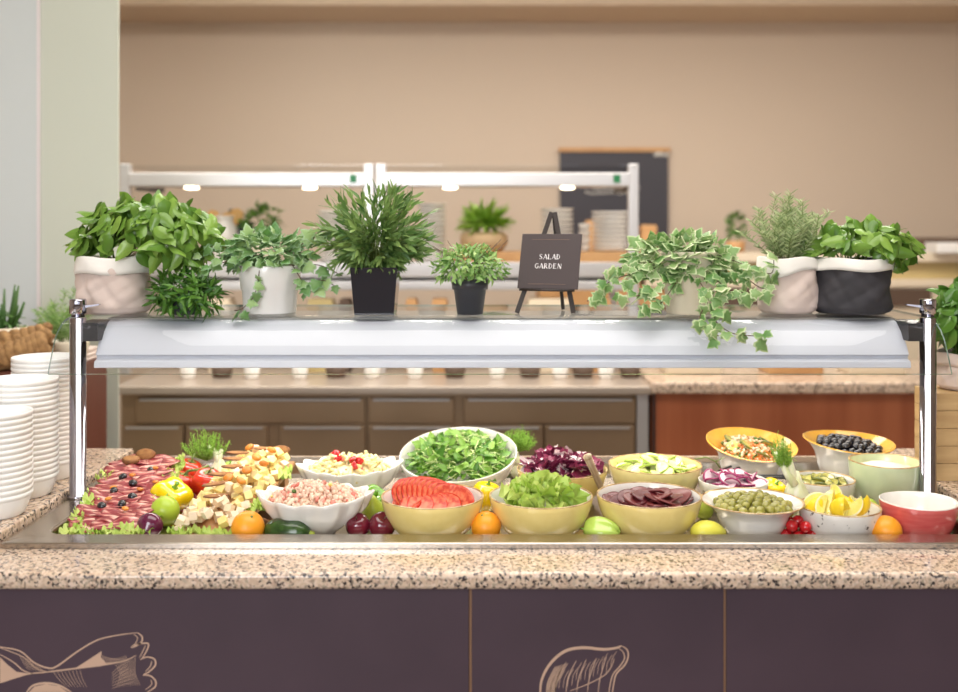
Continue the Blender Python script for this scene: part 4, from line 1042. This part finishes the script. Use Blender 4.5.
def f_rad(mb, H):
    random.seed(73)
    for i in range(120):
        r = .10*math.sqrt(random.random()); a = rnd(0, 6.28); L = rnd(.035, .07); wd = rnd(.009, .019); n = 7; v = []; f = []; m = []
        c = rnd(10, 40); ph = rnd(0, 6)
        for j in range(n):
            t = j/(n-1)*L
            for s in range(4): u = (s/3*2-1); v.append((u*wd, t-L/2, .008*math.sin(c*t+ph)+.007*u*u+.002*math.sin(j*2+s)))
        for j in range(n-1):
            for s in range(3): f.append((j*4+s, j*4+s+1, j*4+s+5, j*4+s+4)); m.append(1 if (s == 0 and i % 3 == 0) or (s == 1 and i % 4 == 0) else 0)
        pos = (r*math.cos(a), r*math.sin(a), H*.78+.048*(1-(r/.12)**2)+rnd(-.01, .012))
        mb.add(v, f, m, frame(pos, Vector((rnd(-1, 1), rnd(-1, 1), rnd(-.5, .7))), Vector((rnd(-.8, .8), rnd(-1, .3), 1))))
leafy('rad', f_rad, ['radicchio_leaf', 'radicchio_rib'], 'shredded_radicchio', 'shredded purple and white radicchio heaped in yellow bowl', 'radicchio')
def chunk(mb, pos, s, mi, rg, flat=1):
    q = TR(pos, (rg.uniform(0, 3), rg.uniform(0, 3), rg.uniform(0, 3)), (s, s*rg.uniform(.6, 1), s*flat*rg.uniform(.5, 1)))
    mb.lathe([(0, -.5), (.35, -.42), (.5, 0), (.36, .4), (0, .5)], 6, mi, q)
def f_car(mb, H):
    rg = random.Random(74)
    for i in range(520):
        r = .082*math.sqrt(rg.random()); a = rg.uniform(0, 6.28); pos = (r*math.cos(a), r*math.sin(a), H*.80+.03*(1-(r/.09)**2)+rg.uniform(-.008, .004))
        k = rg.choice((0, 0, 1, 1, 1, 2)); chunk(mb, pos, rg.uniform(.006, .013), k, rg)
leafy('car', f_car, ['carrot', 'rice', 'herb'], 'chopped_vegetable_salad', 'chopped carrot and vegetable salad heaped in the tilted bowl', 'salad')
pr = tag(disc('pickle_slice', ['pickle', 'pickle_rim'], .021, .005, 14), 'round pickle slice lying on the chopped vegetable salad', 'pickle slice', 'pickle slices on the chopped salad')
H_ = B['car'][2]; L = [(-.055, -.02, H_*.8+.018, .5, -.3, 0), (-.02, -.03, H_*.8+.03, .6, .1, 1), (.045, -.01, H_*.8+.026, .5, .4, 2), (.05, .03, H_*.8+.02, .4, .5, 1), (.02, -.06, H_*.8+.015, .5, 0, 2), (-.05, .03, H_*.8+.018, .3, -.4, 2)]
place_list(B['car'], pr, L)

# shell bowls
def shell_bowl(px, Y, a_, b_, zr, label, rz=0):
    H = zr-ZF; n = 96; prof = []
    out = [(.32, 0), (.36, .03), (.50, .18), (.72, .38), (.88, .64), (.97, .90), (1.0, 1.0)]
    P = [(0, .01)]+out+[(.985, 1.02), (.955, .99)]+[(r-.05, z+.03) for r, z in reversed(out[1:-1])]+[(.25, .06), (0, .06)]
    def fn(x, y, z, a, k):
        r = math.hypot(x, y); rid = 1+.045*math.cos(12*a)*min(1, r*1.2); e = 1+.06*abs(math.cos(a))**6
        lift = .09*abs(math.cos(a))**3*z+.04*math.cos(12*a)*z
        return x*a_*rid*e, y*b_*rid, (z+lift)*H
    o = MB().lathe(P, n, fn=fn).build('shell_bowl', 'white_glaze', None, (X(px, Y), Y, ZF+.0005), (0, 0, rz)); tag(o, label, 'bowl')
    return o, H
ob1, H1 = shell_bowl(315, 2.475, .130, .105, .962, 'white shell-shaped bowl of seafood salad, front row')
ob2, H2 = shell_bowl(350, 2.79, .132, .11, .960, 'white shell-shaped bowl of pasta salad, behind the seafood salad', .15)
rg = random.Random(75); mb = MB()
for i in range(900):
    r = math.sqrt(rg.random()); a = rg.uniform(0, 6.28); pos = (r*math.cos(a)*.112, r*math.sin(a)*.088, H1*.90+.036*(1-r*r)+rg.uniform(-.008, .004))
    chunk(mb, pos, rg.uniform(.007, .017), rg.choice((0, 0, 1, 1, 1, 1, 2, 1, 0, 3) if i % 9 == 0 else (0, 1, 1, 1, 1)), rg)
mb.lathe([(.112, 0), (.07, .02), (0, .03)], 30, 1, TR((0, 0, H1*.87), sc_=(1, .78, 1)))
tag(mb.build('seafood_salad', ['surimi_pink', 'seafood_white', 'corn', 'herb'], None, ob1.location), 'pink and white chopped seafood salad in the front shell bowl', 'salad', kind='stuff')
mb = MB()
for i in range(230):
    r = math.sqrt(rg.random()); a = rg.uniform(0, 6.28); pos = Vector((r*math.cos(a)*.112, r*math.sin(a)*.09, H2*.84+.04*(1-r*r)+rg.uniform(-.008, .006)))
    d = Vector((rg.uniform(-1, 1), rg.uniform(-1, 1), rg.uniform(-.4, .4))).normalized()*rg.uniform(.010, .016)
    mb.tube([pos-d, pos+Vector((0, 0, .002)), pos+d], .0046, 8, 0)
mb.lathe([(.112, 0), (.07, .025), (0, .035)], 30, 1, TR((0, 0, H2*.82), sc_=(1, .8, 1)))
for i in range(60):
    r = math.sqrt(rg.random()); a = rg.uniform(0, 6.28); chunk(mb, (r*math.cos(a)*.11, r*math.sin(a)*.085, H2*.84+.042*(1-r*r)), rg.uniform(.006, .012), rg.choice((1, 2, 3)), rg)
tag(mb.build('pasta_salad', ['pasta', 'mayo', 'surimi_pink', 'herb'], None, ob2.location, (0, 0, .15)), 'creamy pasta salad heaped in the rear shell bowl', 'salad', kind='stuff')
def half_cherry():
    r = .0125; mb = MB().lathe([(0, -r), (r*.7, -r*.75), (r, -r*.1), (r, 0)], 16, 0).lathe([(r, 0), (r*.6, .001), (0, .0005)], 16, 1); return mb.build('cherry_tomato_half', ['cherry_skin', 'tomato_cut'])
pr = tag(half_cherry(), 'cherry tomato half on the pasta salad', 'cherry tomato', 'cherry tomato halves on the pasta salad'); first = True
for (x, y, rr) in ((-.045, .03, .5), (-.038, .0, 2.4), (-.030, -.03, .7), (.015, -.045, 2.5), (.022, -.058, 1.2), (.03, -.04, .9), (-.055, .05, 1.0)):
    q = ob2.location+Vector((x, y, H2*.84+.048*(1-(x/.11)**2-(y/.09)**2)+.004))
    if first: pr.location = q; pr.rotation_euler = (rr, .3, 0); first = False
    else: dup(pr, q, (rr, .3, x*90))

# ------------------------------------------------------------------ boards with cured meat and cheese
def board(front_px, back_px, wd, label):
    p0 = Vector((X(front_px, 2.385), 2.385, ZF+.001)); p1 = Vector((X(back_px, 2.93), 2.93, ZF+.062)); d = p1-p0; L = d.length
    T = Matrix(frame(p0, d, (0, 0, 1)).tolist())
    o = MB().box((-wd/2, 0, 0), (wd/2, L, .014)).build('board', 'board_wood', None, bevel=.004); o.matrix_world = T; tag(o, label, 'serving board'); o.name = 'serving_board'
    q = MB().box((-wd/2+.02, -.02, -.052), (wd/2-.02, .02, 0)).build('rear_foot', 'board_wood', o, smooth=False); q.location = (0, L-.025, 0)
    return o, T, L
b1, T1, L1 = board(106, 150, .185, 'wooden serving board under cured meat at the left end')
b2, T2, L2 = board(200, 268, .16, 'wooden serving board under cheese cubes and toast')
def onb(T, x, y, z): return T@Vector((x, y, z+.014))
# meat slices
def meat(seed):
    rg = random.Random(seed); ph = [rg.uniform(0, 6) for _ in range(3)]; v = []; f = []; nr = 5; na = 30
    for i in range(nr+1):
        for j in range(na):
            a = 2*PI*j/na; r = i/nr*.038*(1+.10*math.sin(2*a+ph[0])+.05*math.sin(5*a+ph[1])); v.append((r*math.cos(a)*1.25, r*math.sin(a), .004*math.sin(3*a+ph[2])*(i/nr)**2))
    for i in range(nr):
        for j in range(na): f.append((i*na+j, i*na+(j+1) % na, (i+1)*na+(j+1) % na, (i+1)*na+j))
    return MB().add(v, f).build('cured_ham_slice', 'ham', solid=.0015)
pros = [tag(meat(s), 'thin marbled cured meat slice layered on the left board', 'meat slice', 'cured meat slices on the left board') for s in (1, 2, 3)]
rg = random.Random(9); used = [0, 0, 0]; i = 0
for row in range(11):
    for col in range(3):
        q = onb(T1, (col-1)*.050+rg.uniform(-.006, .006), .05+row*.046+rg.uniform(-.006, .006), .012+.0025*((row+col) % 3)); rot = (.16+rg.uniform(-.06, .1), rg.uniform(-.15, .15), rg.uniform(-.5, .5)); k = i % 3; i += 1
        if not used[k]: pros[k].location = q; pros[k].rotation_euler = rot; used[k] = 1
        else: dup(pros[k], q, rot)
# olives on the meat
rg = random.Random(10); proto = None
for px, py in ((122.9, 477), (133, 483.4), (114, 491), (132.6, 496.9), (122, 504), (101.8, 506), (151, 470.4)):
    # intersect view ray with the board plane
    p0 = T1@Vector((0, 0, .034)); nrm = (T1.to_3x3()@Vector((0, 0, 1))); d = Vector(((px-HX)/F, 1, -(py-HY)/F)); o_ = Vector((0, 0, CZ)); t = (p0-o_).dot(nrm)/d.dot(nrm); q = o_+d*t
    if proto is None:
        proto = ball('black_olive', 'black_olive_skin', .0105, 1, 1.2); tag(proto, 'black olive resting on the cured meat', 'olive', 'black olives on the cured meat'); proto.location = q; proto.rotation_euler = (1.2, .4, .8)
    else: dup(proto, q, (rg.uniform(0, 3), 1.2, rg.uniform(0, 3)))
# almonds / orange bits on meat
pr = ball('dried_apricot', 'apricot', .009, 1, .5); tag(pr, 'small orange dried fruit piece on the cured meat', 'dried fruit', 'dried fruit on the cured meat'); first = True
for (x, y) in ((.02, .12), (-.035, .19), (.03, .25), (.06, .30), (-.01, .36), (.04, .41), (-.04, .27)):
    q = onb(T1, x, y, .026)
    if first: pr.location = q; pr.rotation_euler = (.1, .2, 0); first = False
    else: dup(pr, q, (.1, .1, x*50))
def bread(name, label, loc, rot, a=.03, b_=.016, t=.007, group=None):
    prof = [(0, t), (.82, t), (.97, t*.6), (1, 0), (.97, -t*.6), (.82, -t), (0, -t)]
    o = MB().lathe(prof, 24, [0, 1, 1, 1, 1, 0], fn=lambda x, y, z, an, k: (x*a*(1+.05*math.sin(3*an)), y*b_, z)).build(name, ['crumb', 'crust'], None, loc, rot); return tag(o, label, 'bread', group)
bread('bread_slice', 'brown bread slice standing at the back of the meat board', onb(T1, -.005, L1-.035, .028), (1.2, 0, 0), .028, .017)
bread('bread_slice', 'golden bread slice lying on the cured meat near the back', onb(T1, -.035, L1-.085, .030), (.3, 0, .2), .024, .018)
bread('bread_slice', 'brown bread slice standing behind the cheese cubes', onb(T2, .045, L2-.02, .035), (1.2, 0, 0), .026, .015)
# lettuce under the boards' foods
def lettuce_bed(T, pts, label, s=(.015, .024), seed=0):
    mb = MB(); random.seed(seed)
    for i, (x, y) in enumerate(pts):
        v, f = frill(i+seed*50, amp=.4, k=7)
        mb.add(v, f, 0, np.array(T)@frame((x, y, .024), (rnd(-1, 1), rnd(-1, 1), 0), (rnd(-.4, .4), rnd(-.7, .1), 1), rnd(*s)))
    tag(mb.build('lettuce_bed', 'lettuce_leaf'), label, 'lettuce', kind='stuff')
lettuce_bed(T1, [(.088+.008*math.sin(i*2), .02+i*.023) for i in range(23)]+[(-.088+.005*math.sin(i), .02+i*.024) for i in range(12)]+[(-.088, .36), (-.092, .38), (-.088, .42)]+[(-.07+i*.02, .012) for i in range(8)]+[(-.06, .04)],
            'frilly lettuce edging the cured meat board', seed=1)
lettuce_bed(T2, [(-.06+i*.02, .012) for i in range(7)]+[(.082, .16+i*.03) for i in range(4)]+[(.085, .40+i*.02) for i in range(3)]+[(.085, .19), (.09, .26)], 'frilly lettuce edging the cheese board', seed=2)
# cheese cubes
def cube(name, m, s): return MB().box((-s/2, -s/2, -s/2), (s/2, s/2, s/2)).build(name, m, bevel=.0012)
c1 = tag(cube('cheese_cube', 'cheese', .020), 'yellow cheese cube heaped on the board', 'cheese cube', 'yellow cheese cubes on the board')
c2 = tag(cube('cheese_cube', 'cheese_pale', .019), 'pale cheese cube heaped on the board', 'cheese cube', 'pale cheese cubes on the board')
rg = random.Random(12); used = [0, 0]
for i in range(175):
    yy = rg.uniform(.025, L1-.04); xx = rg.uniform(-.068, .068); edge = 1-(abs(xx)/.085)**2; z = .010+rg.choice((0, .016, .030))*edge+.006*edge
    q = onb(T2, xx, yy, z); rot = (rg.uniform(-.6, .6), rg.uniform(-.6, .6), rg.uniform(0, 3)); k = 0 if rg.random() < (.75 if yy > .15 else .3) else 1; c = (c1, c2)[k]
    if not used[k]: c.location = q; c.rotation_euler = rot; used[k] = 1
    else: dup(c, q, rot)
for i, (x, y, rz, s) in enumerate([(-.03, .20, .7, 1), (-.035, .27, .5, 1.1), (-.02, .33, .6, 1.1), (-.04, .39, .4, 1), (.0, .12, .8, 1), (-.05, .44, .5, .9), (.01, .48, .3, .9)]):
    q = onb(T2, x, y, .058); lb = 'long thin toasted bread slice on the cheese cubes'
    if i == 0: ts = bread('toast_slice', lb, q, (.25, 0, rz), .036, .009, .0022, 'toast slices on the cheese')
    else: dup(ts, q, (.3, .1, rz), scale=s)
pr = ball('dried_apricot', 'apricot', .0135, 1, .6); tag(pr, 'orange dried apricot on the cheese cubes', 'dried fruit', 'dried apricots on the cheese'); first = True
for (x, y) in ((.02, .30), (.015, .40), (-.03, .48), (.03, .22), (.04, .46), (-.01, .24), (.05, .35)):
    q = onb(T2, x, y, .06)
    if first: pr.location = q; pr.rotation_euler = (.4, .2, 0); first = False
    else: dup(pr, q, (.5, .1, x*50))
Yw = 2.44
o = ball('walnut', 'crust', .019, 1, .8); o.location = (X(262, 2.50), 2.50, ZF+.0152); tag(o, 'brown walnut beside the cheese board and front orange', 'walnut')

# ------------------------------------------------------------------ whole fruit and vegetables
def yfor(py, d): return (CZ-ZF)*F/(py-HY+d/2)
def fruit(px, py, d, builder, label, cat, rot=(0, 0, 0), name=None, hz=1, Y=None, raise_=0):
    """px,py centre, d diameter in px; rests on the well floor"""
    if Y is None: Y = yfor(py, d*hz)
    r = d/2*Y/F; z = ZF+r*hz+.0005 if not raise_ else Z(py, Y)
    o = builder(r); o.location = (X(px, Y), Y, z); o.rotation_euler = rot
    if name: o.name = name
    return tag(o, label, cat)
def sph(r, fn=None, n=32, k=16, sz=1): return [(r*math.sin(PI*i/k) if 0 < i < k else 1e-5, -r*math.cos(PI*i/k)*sz) for i in range(k+1)]
def par(nm, parts):
    o = bpy.data.objects.new(nm, None); C.objects.link(o)
    for mb, n, m in parts: mb.build(n, m, o)
    return o
def mk_orange(r):
    mb = MB().lathe(sph(r, sz=.96), 32); st = MB().lathe([(0, 0), (r*.09, 0), (r*.08, r*.03), (0, r*.035)], 10, T=TR((0, 0, r*.95)))
    return par('orange', [(mb, 'peel', 'orange_peel'), (st, 'stem_scar', 'stem_green')])
def mk_lime(r): return MB().lathe(sph(r, sz=1.05), 28).build('lime', 'lime_peel')
def mk_plum(r):
    def fn(x, y, z, a, k): return x, y, z-.3*r*math.exp(-((k-1)/.12)**2)
    mb = MB().lathe(sph(r), 32, fn=fn); st = MB().tube([(0, 0, r*.55), (.002, 0, r*.95)], .0012, 5)
    return par('plum', [(mb, 'skin', 'plum_skin'), (st, 'stalk', 'stem_brown')])
def mk_onion(r):
    def fn(x, y, z, a, k): return x, y, z+(.28*r*math.exp(-((k-1)/.07)**2))
    mb = MB().lathe(sph(r, sz=.86), 32, fn=fn); rt = MB()
    for i in range(10): rt.tube([(0, 0, -r*.84), (rnd(-.3, .3)*r, rnd(-.3, .3)*r, -r*.93)], .0006, 4)
    return par('red_onion', [(mb, 'skin', 'onion_skin'), (rt, 'roots', 'fennel_bulb')])
def mk_tomato(r):
    def fn(x, y, z, a, k): s = 1+.035*math.cos(5*a)*math.sin(PI*k); return x*s, y*s, z*.88-.22*r*math.exp(-((k-1)/.12)**2)
    mb = MB().lathe(sph(r), 40, fn=fn); cal = MB()
    for i in range(6):
        a = i*PI/3; d = Vector((math.cos(a), math.sin(a), .1)); cal.add(NA[0], NA[1], 0, frame((0, 0, r*.72), d, (0, 0, 1), (r*.9, r*.62, r*.9)))
    cal.tube([(0, 0, r*.68), (r*.1, 0, r*1.0), (r*.3, -.1*r, r*1.15)], r*.06, 6)
    return par('tomato', [(mb, 'skin', 'tomato_skin'), (cal, 'calyx', 'stem_green')])
def mk_pepper(m, lobes=4, tall=1.1):
    def f_(r):
        def fn(x, y, z, a, k):
            s = (1+.13*math.cos(lobes*a)*(.5+.5*math.sin(PI*k)))*(.84+.22*k)*(1+.10*math.sin(PI*k)**.5)/1.06
            dz = -.30*r*math.exp(-((k-1)/.14)**2)-(.12*r*math.cos(lobes*a) if k < .3 else 0)*(1-k/.3 if k < .3 else 0)+.16*r*math.exp(-(k/.1)**2)
            return x*s, y*s, z+dz
        mb = MB().lathe(sph(r, sz=tall, k=20), 56, fn=fn)
        st = MB().lathe([(r*.22, 0), (r*.18, r*.06), (r*.09, r*.12), (r*.08, r*.35), (r*.11, r*.40), (0, r*.41)], 12, T=TR((0, 0, r*(tall-.32)), (.2, 0, 0)))
        return par('bell_pepper', [(mb, 'skin', m), (st, 'stalk', 'dark_green_pepper')])
    return f_
def mk_pear(r):
    P = [(0, -r), (r*.5, -r*.95), (r*.9, -r*.55), (r, -r*.1), (r*.9, r*.35), (r*.62, r*.8), (r*.42, r*1.15), (r*.3, r*1.4), (r*.12, r*1.52), (0, r*1.5)]
    mb = MB().lathe(P, 32); st = MB().tube([(0, 0, r*1.45), (-r*.15, 0, r*1.75), (-r*.4, 0, r*2.0)], r*.05, 6)
    return par('pear', [(mb, 'skin', 'pear_skin'), (st, 'stalk', 'stem_brown')])
def mk_lemon(r):
    P = [(1e-4, -r*1.62), (r*.16, -r*1.58), (r*.3, -r*1.42), (r*.62, -r*1.12), (r*.9, -r*.6), (r, 0), (r*.93, r*.55), (r*.7, r*1.0), (r*.4, r*1.25), (r*.15, r*1.34), (1e-4, r*1.35)]
    return MB().lathe(P, 32).build('lemon', 'lemon_peel', sub=1)
def mk_zuc(r):
    L = r*4.2; P = [(1e-4, -L/2), (r*.5, -L/2+.002), (r*.85, -L/2+.012), (r, -L/4), (r, L/4), (r*.85, L/2-.02), (r*.4, L/2-.004), (1e-4, L/2)]
    mb = MB().lathe(P, 24, fn=lambda x, y, z, a, k: (x*(1+.03*math.cos(8*a))+.1*(z*z)/L, y*(1+.03*math.cos(8*a)), z)); st = MB().lathe([(r*.3, 0), (r*.25, .01), (0, .012)], 8, T=TR((.1*L/4, 0, L/2-.004)))
    return par('zucchini', [(mb, 'skin', 'zucchini_skin'), (st, 'stalk', 'pear_skin')])
random.seed(200)
fruit(248, 527.5, 33, mk_orange, 'orange beside the dark green zucchini, leftmost orange', 'orange', (.5, .4, 0))
fruit(486, 526.5, 30, mk_orange, 'orange between the tomato slice bowl and lettuce bowl', 'orange', (.4, -.3, 0))
fruit(886, 531, 31, mk_orange, 'orange in front of the red bowl', 'orange', (-.6, .3, 0))
fruit(150, 525.5, 26, mk_onion, 'round purple onion in front of the meat and cheese boards', 'onion', (1.9, .3, 0))
fruit(165, 511.5, 29, mk_lime, 'green lime between purple onion and yellow pepper', 'lime')
fruit(171.5, 496, 39, mk_pepper('yellow_pepper_skin', 4, .85), 'yellow bell pepper at left in front of the tomatoes', 'pepper', (.5, .3, .4), hz=.85)
fruit(207, 483, 33, mk_tomato, 'large red tomato right of the yellow pepper', 'tomato', (.3, .2, 0))
fruit(180, 480, 29, mk_tomato, 'red tomato partly hidden behind the yellow pepper', 'tomato', (.4, .2, 1), Y=2.80)
fruit(188, 466, 31, mk_tomato, 'rearmost red tomato beside the fennel', 'tomato', (.3, -.2, 2), Y=2.92)
fruit(358, 525.5, 25, mk_plum, 'dark red plum, left one of the two at the front', 'plum', (.5, -.2, 0))
fruit(382, 525.5, 27, mk_plum, 'dark red plum, right one of the two at the front', 'plum', (.5, .3, 0))
fruit(374, 516, 24, mk_pear, 'yellow-green pear behind the two dark plums', 'pear', (.35, -.1, 0), Y=2.56)
fruit(374, 488, 31, mk_pepper('dark_green_pepper', 3, 1.0), 'green bell pepper between the shell bowls and tomato bowl', 'pepper', (.6, .3, 0), Y=2.62)
fruit(486, 492, 29, mk_pepper('yellow_pepper_skin', 3, 1.2), 'yellow bell pepper between tomato bowl and lettuce bowl', 'pepper', (.2, .1, .5), Y=2.64, hz=1.2)
fruit(601, 524.5, 25, mk_pepper('green_pepper_skin', 4, 1.6), 'pale green bell pepper lying between the yellow bowls', 'pepper', (0, -PI/2, -.4), Y=2.40)
fruit(707, 525, 25, mk_lemon, 'whole lemon left of the green olive bowl', 'lemon', (0, -PI/2, .1), Y=2.385)
fruit(288, 527, 24, mk_zuc, 'dark green zucchini in front of the seafood salad bowl', 'zucchini', (0, PI/2, -.25), Y=2.40)
fruit(704, 498, 19, mk_pear, 'small yellow-green pear behind the whole lemon', 'pear', (.1, .15, 0), Y=2.60)
fruit(709, 470, 22, mk_tomato, 'red tomato on its vine behind the onion bowl', 'tomato', (.5, .2, 1), Y=2.86)
fruit(773, 480, 26, mk_pepper('yellow_pepper_skin', 3, 1.0), 'yellow bell pepper behind the green olives, beside fennel', 'pepper', (.4, .3, 0), Y=2.74)
fruit(230, 467, 20, mk_pepper('green_pepper_skin', 3, 1.1), 'small pale green pepper behind the cheese board', 'pepper', (.2, .1, 0), Y=2.985)
fruit(868, 498, 22, mk_lime, 'green lime between lemon bowl and sage green bowl', 'lime', Y=2.585)
fruit(724, 468, 9, mk_plum, 'tiny dark red radish beside the vine tomato', 'radish', Y=2.95, name='radish')
fruit(801, 465, 9, mk_plum, 'small red radish between the two yellow lined bowls', 'radish', Y=3.0, name='radish')
# vine over the tomatoes
Yv = 2.84
o = MB().tube([(X(183, Yv), Yv-.02, Z(475, Yv)), (X(192, Yv), Yv-.03, Z(468, Yv)), (X(203, Yv), Yv-.03, Z(467, Yv)), (X(211, Yv), Yv-.02, Z(464, Yv))], .0035, 8).tube([(X(192, Yv), Yv-.03, Z(468, Yv)), (X(186, Yv), Yv-.05, Z(478, Yv))], .0025, 6).build('tomato_vine', 'stem_green'); tag(o, 'green tomato vine lying across the left tomatoes', 'vine')
Yv = 2.86
o = MB().tube([(X(692, Yv), Yv-.02, Z(458, Yv)), (X(703, Yv), Yv-.04, Z(454, Yv)), (X(713, Yv), Yv-.03, Z(459, Yv)), (X(718, Yv), Yv-.03, Z(466, Yv))], .0018, 8).tube([(X(713, Yv), Yv-.03, Z(459, Yv)), (X(722, Yv), Yv-.03, Z(455, Yv))], .0015, 6).build('tomato_vine', 'stem_green'); tag(o, 'thin green vine above the tomato near onion bowl', 'vine')
# cherry tomatoes
def mk_cherry(r):
    return MB().lathe(sph(r), 20).build('cherry_tomato', 'cherry_skin')
cher = [(786, 2.415, 0), (799, 2.40, 0), (812, 2.405, 0), (792, 2.445, 0), (805, 2.45, 0), (787, 2.46, 1), (792, 2.405, 1), (805.5, 2.395, 1), (798, 2.43, 1.15), (811, 2.435, 1)]
for k, (px, Y, lv_) in enumerate(cher):
    q = (X(px, Y), Y, ZF+.0147+.0245*lv_)
    if k == 0: pr = mk_cherry(.0142); pr.location = q; tag(pr, 'cherry tomato in the cluster between the olive and lemon bowls', 'cherry tomato', 'cherry tomatoes between the front bowls')
    else: dup(pr, q)
# fennels
def fennel(label, loc, bulb_r, stalks, frond_c, frond_r, n, seed, rot=(0, 0, 0), hs_=1):
    o = empty('fennel', label, 'fennel', loc, rot); random.seed(seed)
    if bulb_r: MB().lathe([(0, -bulb_r*.9), (bulb_r*.6, -bulb_r*.85), (bulb_r, -bulb_r*.2), (bulb_r*.85, bulb_r*.5), (bulb_r*.45, bulb_r*1.2), (bulb_r*.3, bulb_r*1.6), (0, bulb_r*1.6)], 24, fn=lambda x, y, z, a, k: (x*(1+.06*math.cos(5*a)), y*(.8+.06*math.cos(5*a)), z*hs_)).build('bulb', 'fennel_bulb', o)
    sb = MB()
    for st in stalks: sb.tube(st, [.012, .009, .005], 8)
    if stalks: sb.build('stalks', 'fennel_bulb', o)
    mb = MB()
    for i in range(n):
        d = dirn()*rnd(.55, 1.15); d.z = abs(d.z) if d.z < -.1 else d.z
        tip = Vector(frond_c)+Vector((d.x*frond_r[0], d.y*frond_r[1], d.z*frond_r[2])); base = Vector(frond_c)-Vector((0, 0, frond_r[2]*.7))
        mid = (tip+base)/2+Vector((d.x, d.y, 0))*frond_r[0]*.3
        mb.tube([base, mid, tip], .0009, 3)
        for q in range(9):
            t = .4+.6*q/8; p_ = base*(1-t)**2+mid*2*t*(1-t)+tip*t*t; e = dirn()*rnd(.007, .014); mb.tube([p_, p_+e], .0007, 3)
    mb.build('fronds', 'fennel_frond', o)
Yf = 2.97
fennel('feathery fennel bulb standing behind the tomatoes', (X(219, Yf), Yf, ZF+.028), .030, [[(0, 0, .03), (-.01, 0, .06), (-.03, 0, .08)], [(0, 0, .03), (.002, 0, .05), (.008, 0, .07)]], (-.035, 0, .075), (.068, .04, .055), 75, 301)
Yf = 3.03
fennel('tuft of green fennel fronds between green salad and radicchio', (X(517, Yf), Yf, ZF+.02), .02, [[(0, 0, .02), (0, 0, .04), (0, 0, .06)]], (0, 0, .085), (.055, .03, .040), 120, 302)
Yf = 2.57
fennel('pale fennel bulb with stalks between olive, onion and pickle bowls', (X(797, Yf), Yf, ZF+.047), .035, [[(0, 0, .04), (-.022, -.005, .09), (-.048, -.01, .135)], [(0, 0, .05), (-.008, -.005, .09), (-.012, -.01, .12)], [(-.005, -.01, .05), (-.022, -.012, .08), (-.035, -.015, .11)]], (-.030, -.012, .125), (.028, .02, .050), 50, 303, (0, -.08, 0), 1.45)
# utensils
Yu = 2.66
o = MB().tube([(0, 0, -.10), (0, 0, 0), (0, 0, .03)], [.008, .0095, .011], 12).lathe([(0, 0), (.011, .0), (.012, .006), (0, .012)], 12, T=TR((0, 0, .03))).build('serving_spoon', 'spoon_pale', None, (X(592, Yu), Yu, Z(467, Yu)), (.35, -.42, 0)); tag(o, 'pale horn-like spoon handle leaning between radicchio and beetroot bowls', 'spoon')
def tongs(px, py, Y, label, ang, L=.13):
    o = empty('serving_tongs', label, 'tongs', (X(px, Y), Y, Z(py, Y)), (0, .0, ang))
    for s in (-1, 1):
        MB().tube([(-L/2, s*.002, .0), (0, s*.010, .004), (L/2, s*.014, .008)], .0035, 8).build('arm', 'black_plastic', o)
tongs(768, 478, 2.80, 'black serving tongs lying behind the yellow pepper', -.35)
tongs(725, 472, 2.865, 'black serving tongs beside the vine tomato', .7)
